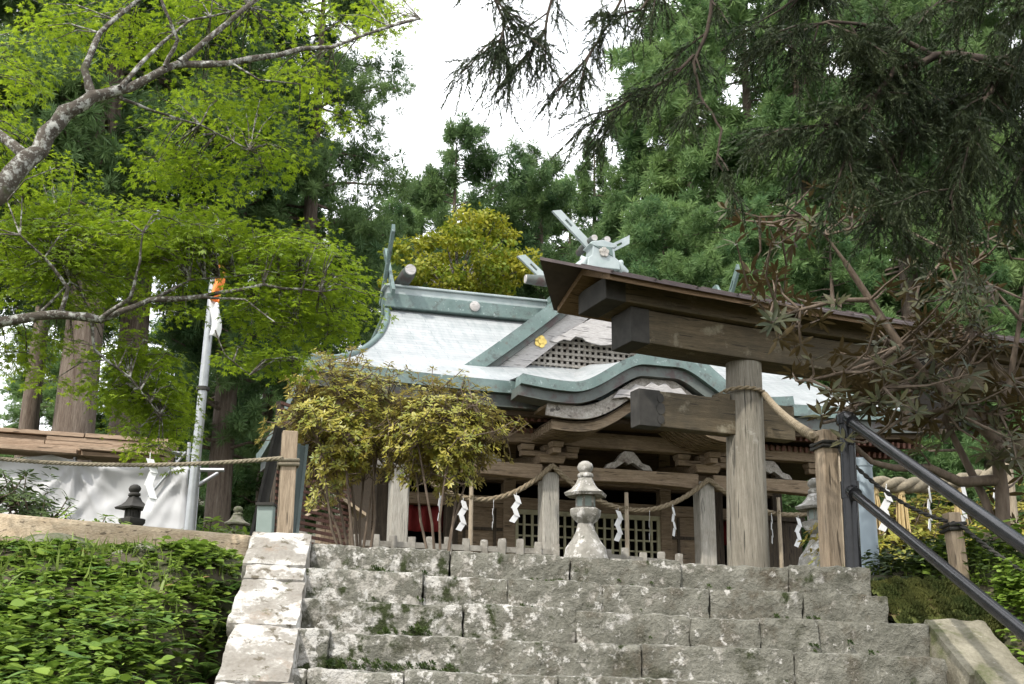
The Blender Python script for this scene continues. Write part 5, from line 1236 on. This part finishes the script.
grass(900, lambda r: (-2.2 - abs(r.gauss(0, 1.6)), r.uniform(-2.6, .1)), (.06, .17), 17); grass(1500, lambda r: (r.uniform(1.75, 4.5), r.gauss(.15, .25)), (.04, .11), 5); grass(700, lambda r: (-2.2 - abs(r.gauss(0, 1.6)), r.gauss(.3, .4)), (.05, .13), 6); grass(500, lambda r: (r.uniform(2.4, 4.2), r.uniform(-2.4, .2)), (.05, .14), 7)
def hit(px, py, off=.1):
    D_ = 4.5
    while D_ < 10:
        q = at(px, py, D_)
        if q.z < ground(q.x, q.y) + off: return q
        D_ += .03
    return q
def fern(label, p, nf, ln, seed):
    r = random.Random(seed); P = []; Fw = []; Nn = []; S_ = []; t = thing('fern', label, 'fern', p, 0, 'ferns on the left bank'); b = MB()
    for i in range(nf):
        a = 6.283*i/nf + r.uniform(-.3, .3); d = Vector((math.cos(a), math.sin(a), 0)); l = ln*r.uniform(.7, 1.1); pts = [Vector(p) + d*l*s + Vector((0, 0, l*(.95*s - .75*s*s))) for s in np.linspace(0, 1, 9)]; b.tube(pts, [.004*(1-j/10) for j in range(9)], 4, False)
        for j in range(34):
            s = .14 + .86*j/34; k = min(7, int(s*8)); q = pts[k].lerp(pts[k+1], s*8-k); fw = (pts[k+1]-pts[k]).normalized(); sd = fw.cross(Vector((0, 0, 1))).normalized(); w_ = l*.20*math.sin(math.pi*min(1, (s*.9+.12)))**.8
            for sg in (-1, 1): P.append(tuple(q)); Fw.append(tuple(sd*sg + fw*.35 - Vector((0, 0, .12)))); Nn.append((0, 0, 1)); S_.append(w_)
    b.build('stalks', M['leaf_fern'], t, True); n = len(P); scatter('fronds', LEAF, LEAF_F, np.array(P), frames(np.array(Fw), np.array(Nn)), np.array(S_), rng.uniform(.2, 1, n), M['leaf_fern'], t)
for i, (px, py, D_, l, lab) in enumerate(((28, 600, 7.0, .42, 'broad fern at the far left of the bank'), (88, 668, 6.4, .36, 'fern low in the left corner of the bank'), (205, 655, 6.5, .36, 'fern close beside the lower left kerb stones'), (222, 612, 7.0, .34, 'fern beside the middle left kerb stones'), (172, 672, 6.3, .34, 'fern at the bottom edge left of the kerb'), (150, 630, 6.9, .30, 'small fern in the middle of the weedy bank'), (232, 575, 7.4, .26, 'small fern at the top of the left kerb'), (60, 632, 6.8, .36, 'fern between the two larger ferns at the far left'), (118, 610, 6.9, .3, 'fern just below the weathered boulder'), (180, 600, 6.9, .28, 'fern in the upper right of the weedy bank'))):
    q = hit(px, py, .16); fern(lab, (q.x, q.y, ground(q.x, q.y)+.02), 9, l*.85, i)
# moss clumps growing in the joints of the steps
r = random.Random(63); P = []; TM, FM = tuft(22, 9, .9, .16)
for i in range(700):
    k = r.randint(0, 5); u = -1.66 + abs(r.gauss(0, .7)) if r.random() < .75 else r.uniform(-1.6, 1.7)
    if noise.noise(Vector((u*2.2, k*3.1, 5))) < .12: continue
    p = stair.matrix_basis @ Vector((u, -k*TREAD - r.uniform(.0, .03), -(k+1)*RISE + abs(r.gauss(0, .022)))); P.append(tuple(p))
n = len(P); Q = np.repeat(np.eye(3)[None], n, 0)
tag(scatter('moss', TM, FM, np.array(P), Q, rng.uniform(.012, .032, n), rng.uniform(0, .8, n), M['leaf_dark']), kind='stuff')
P = []
for i in range(3600):
    p = mossf(.02 + .96*r.random(), .02 + .96*r.random()); P.append((p[0], p[1], p[2]+.004))
n = len(P); tn = np.array([.5 + .9*noise.noise(Vector(p)*5) for p in P])
tag(scatter('moss', TM, FM, np.array(P), np.repeat(np.eye(3)[None], n, 0), rng.uniform(.014, .040, n), tn + rng.uniform(-.2, .2, n), M['moss_fuzz']), kind='stuff')
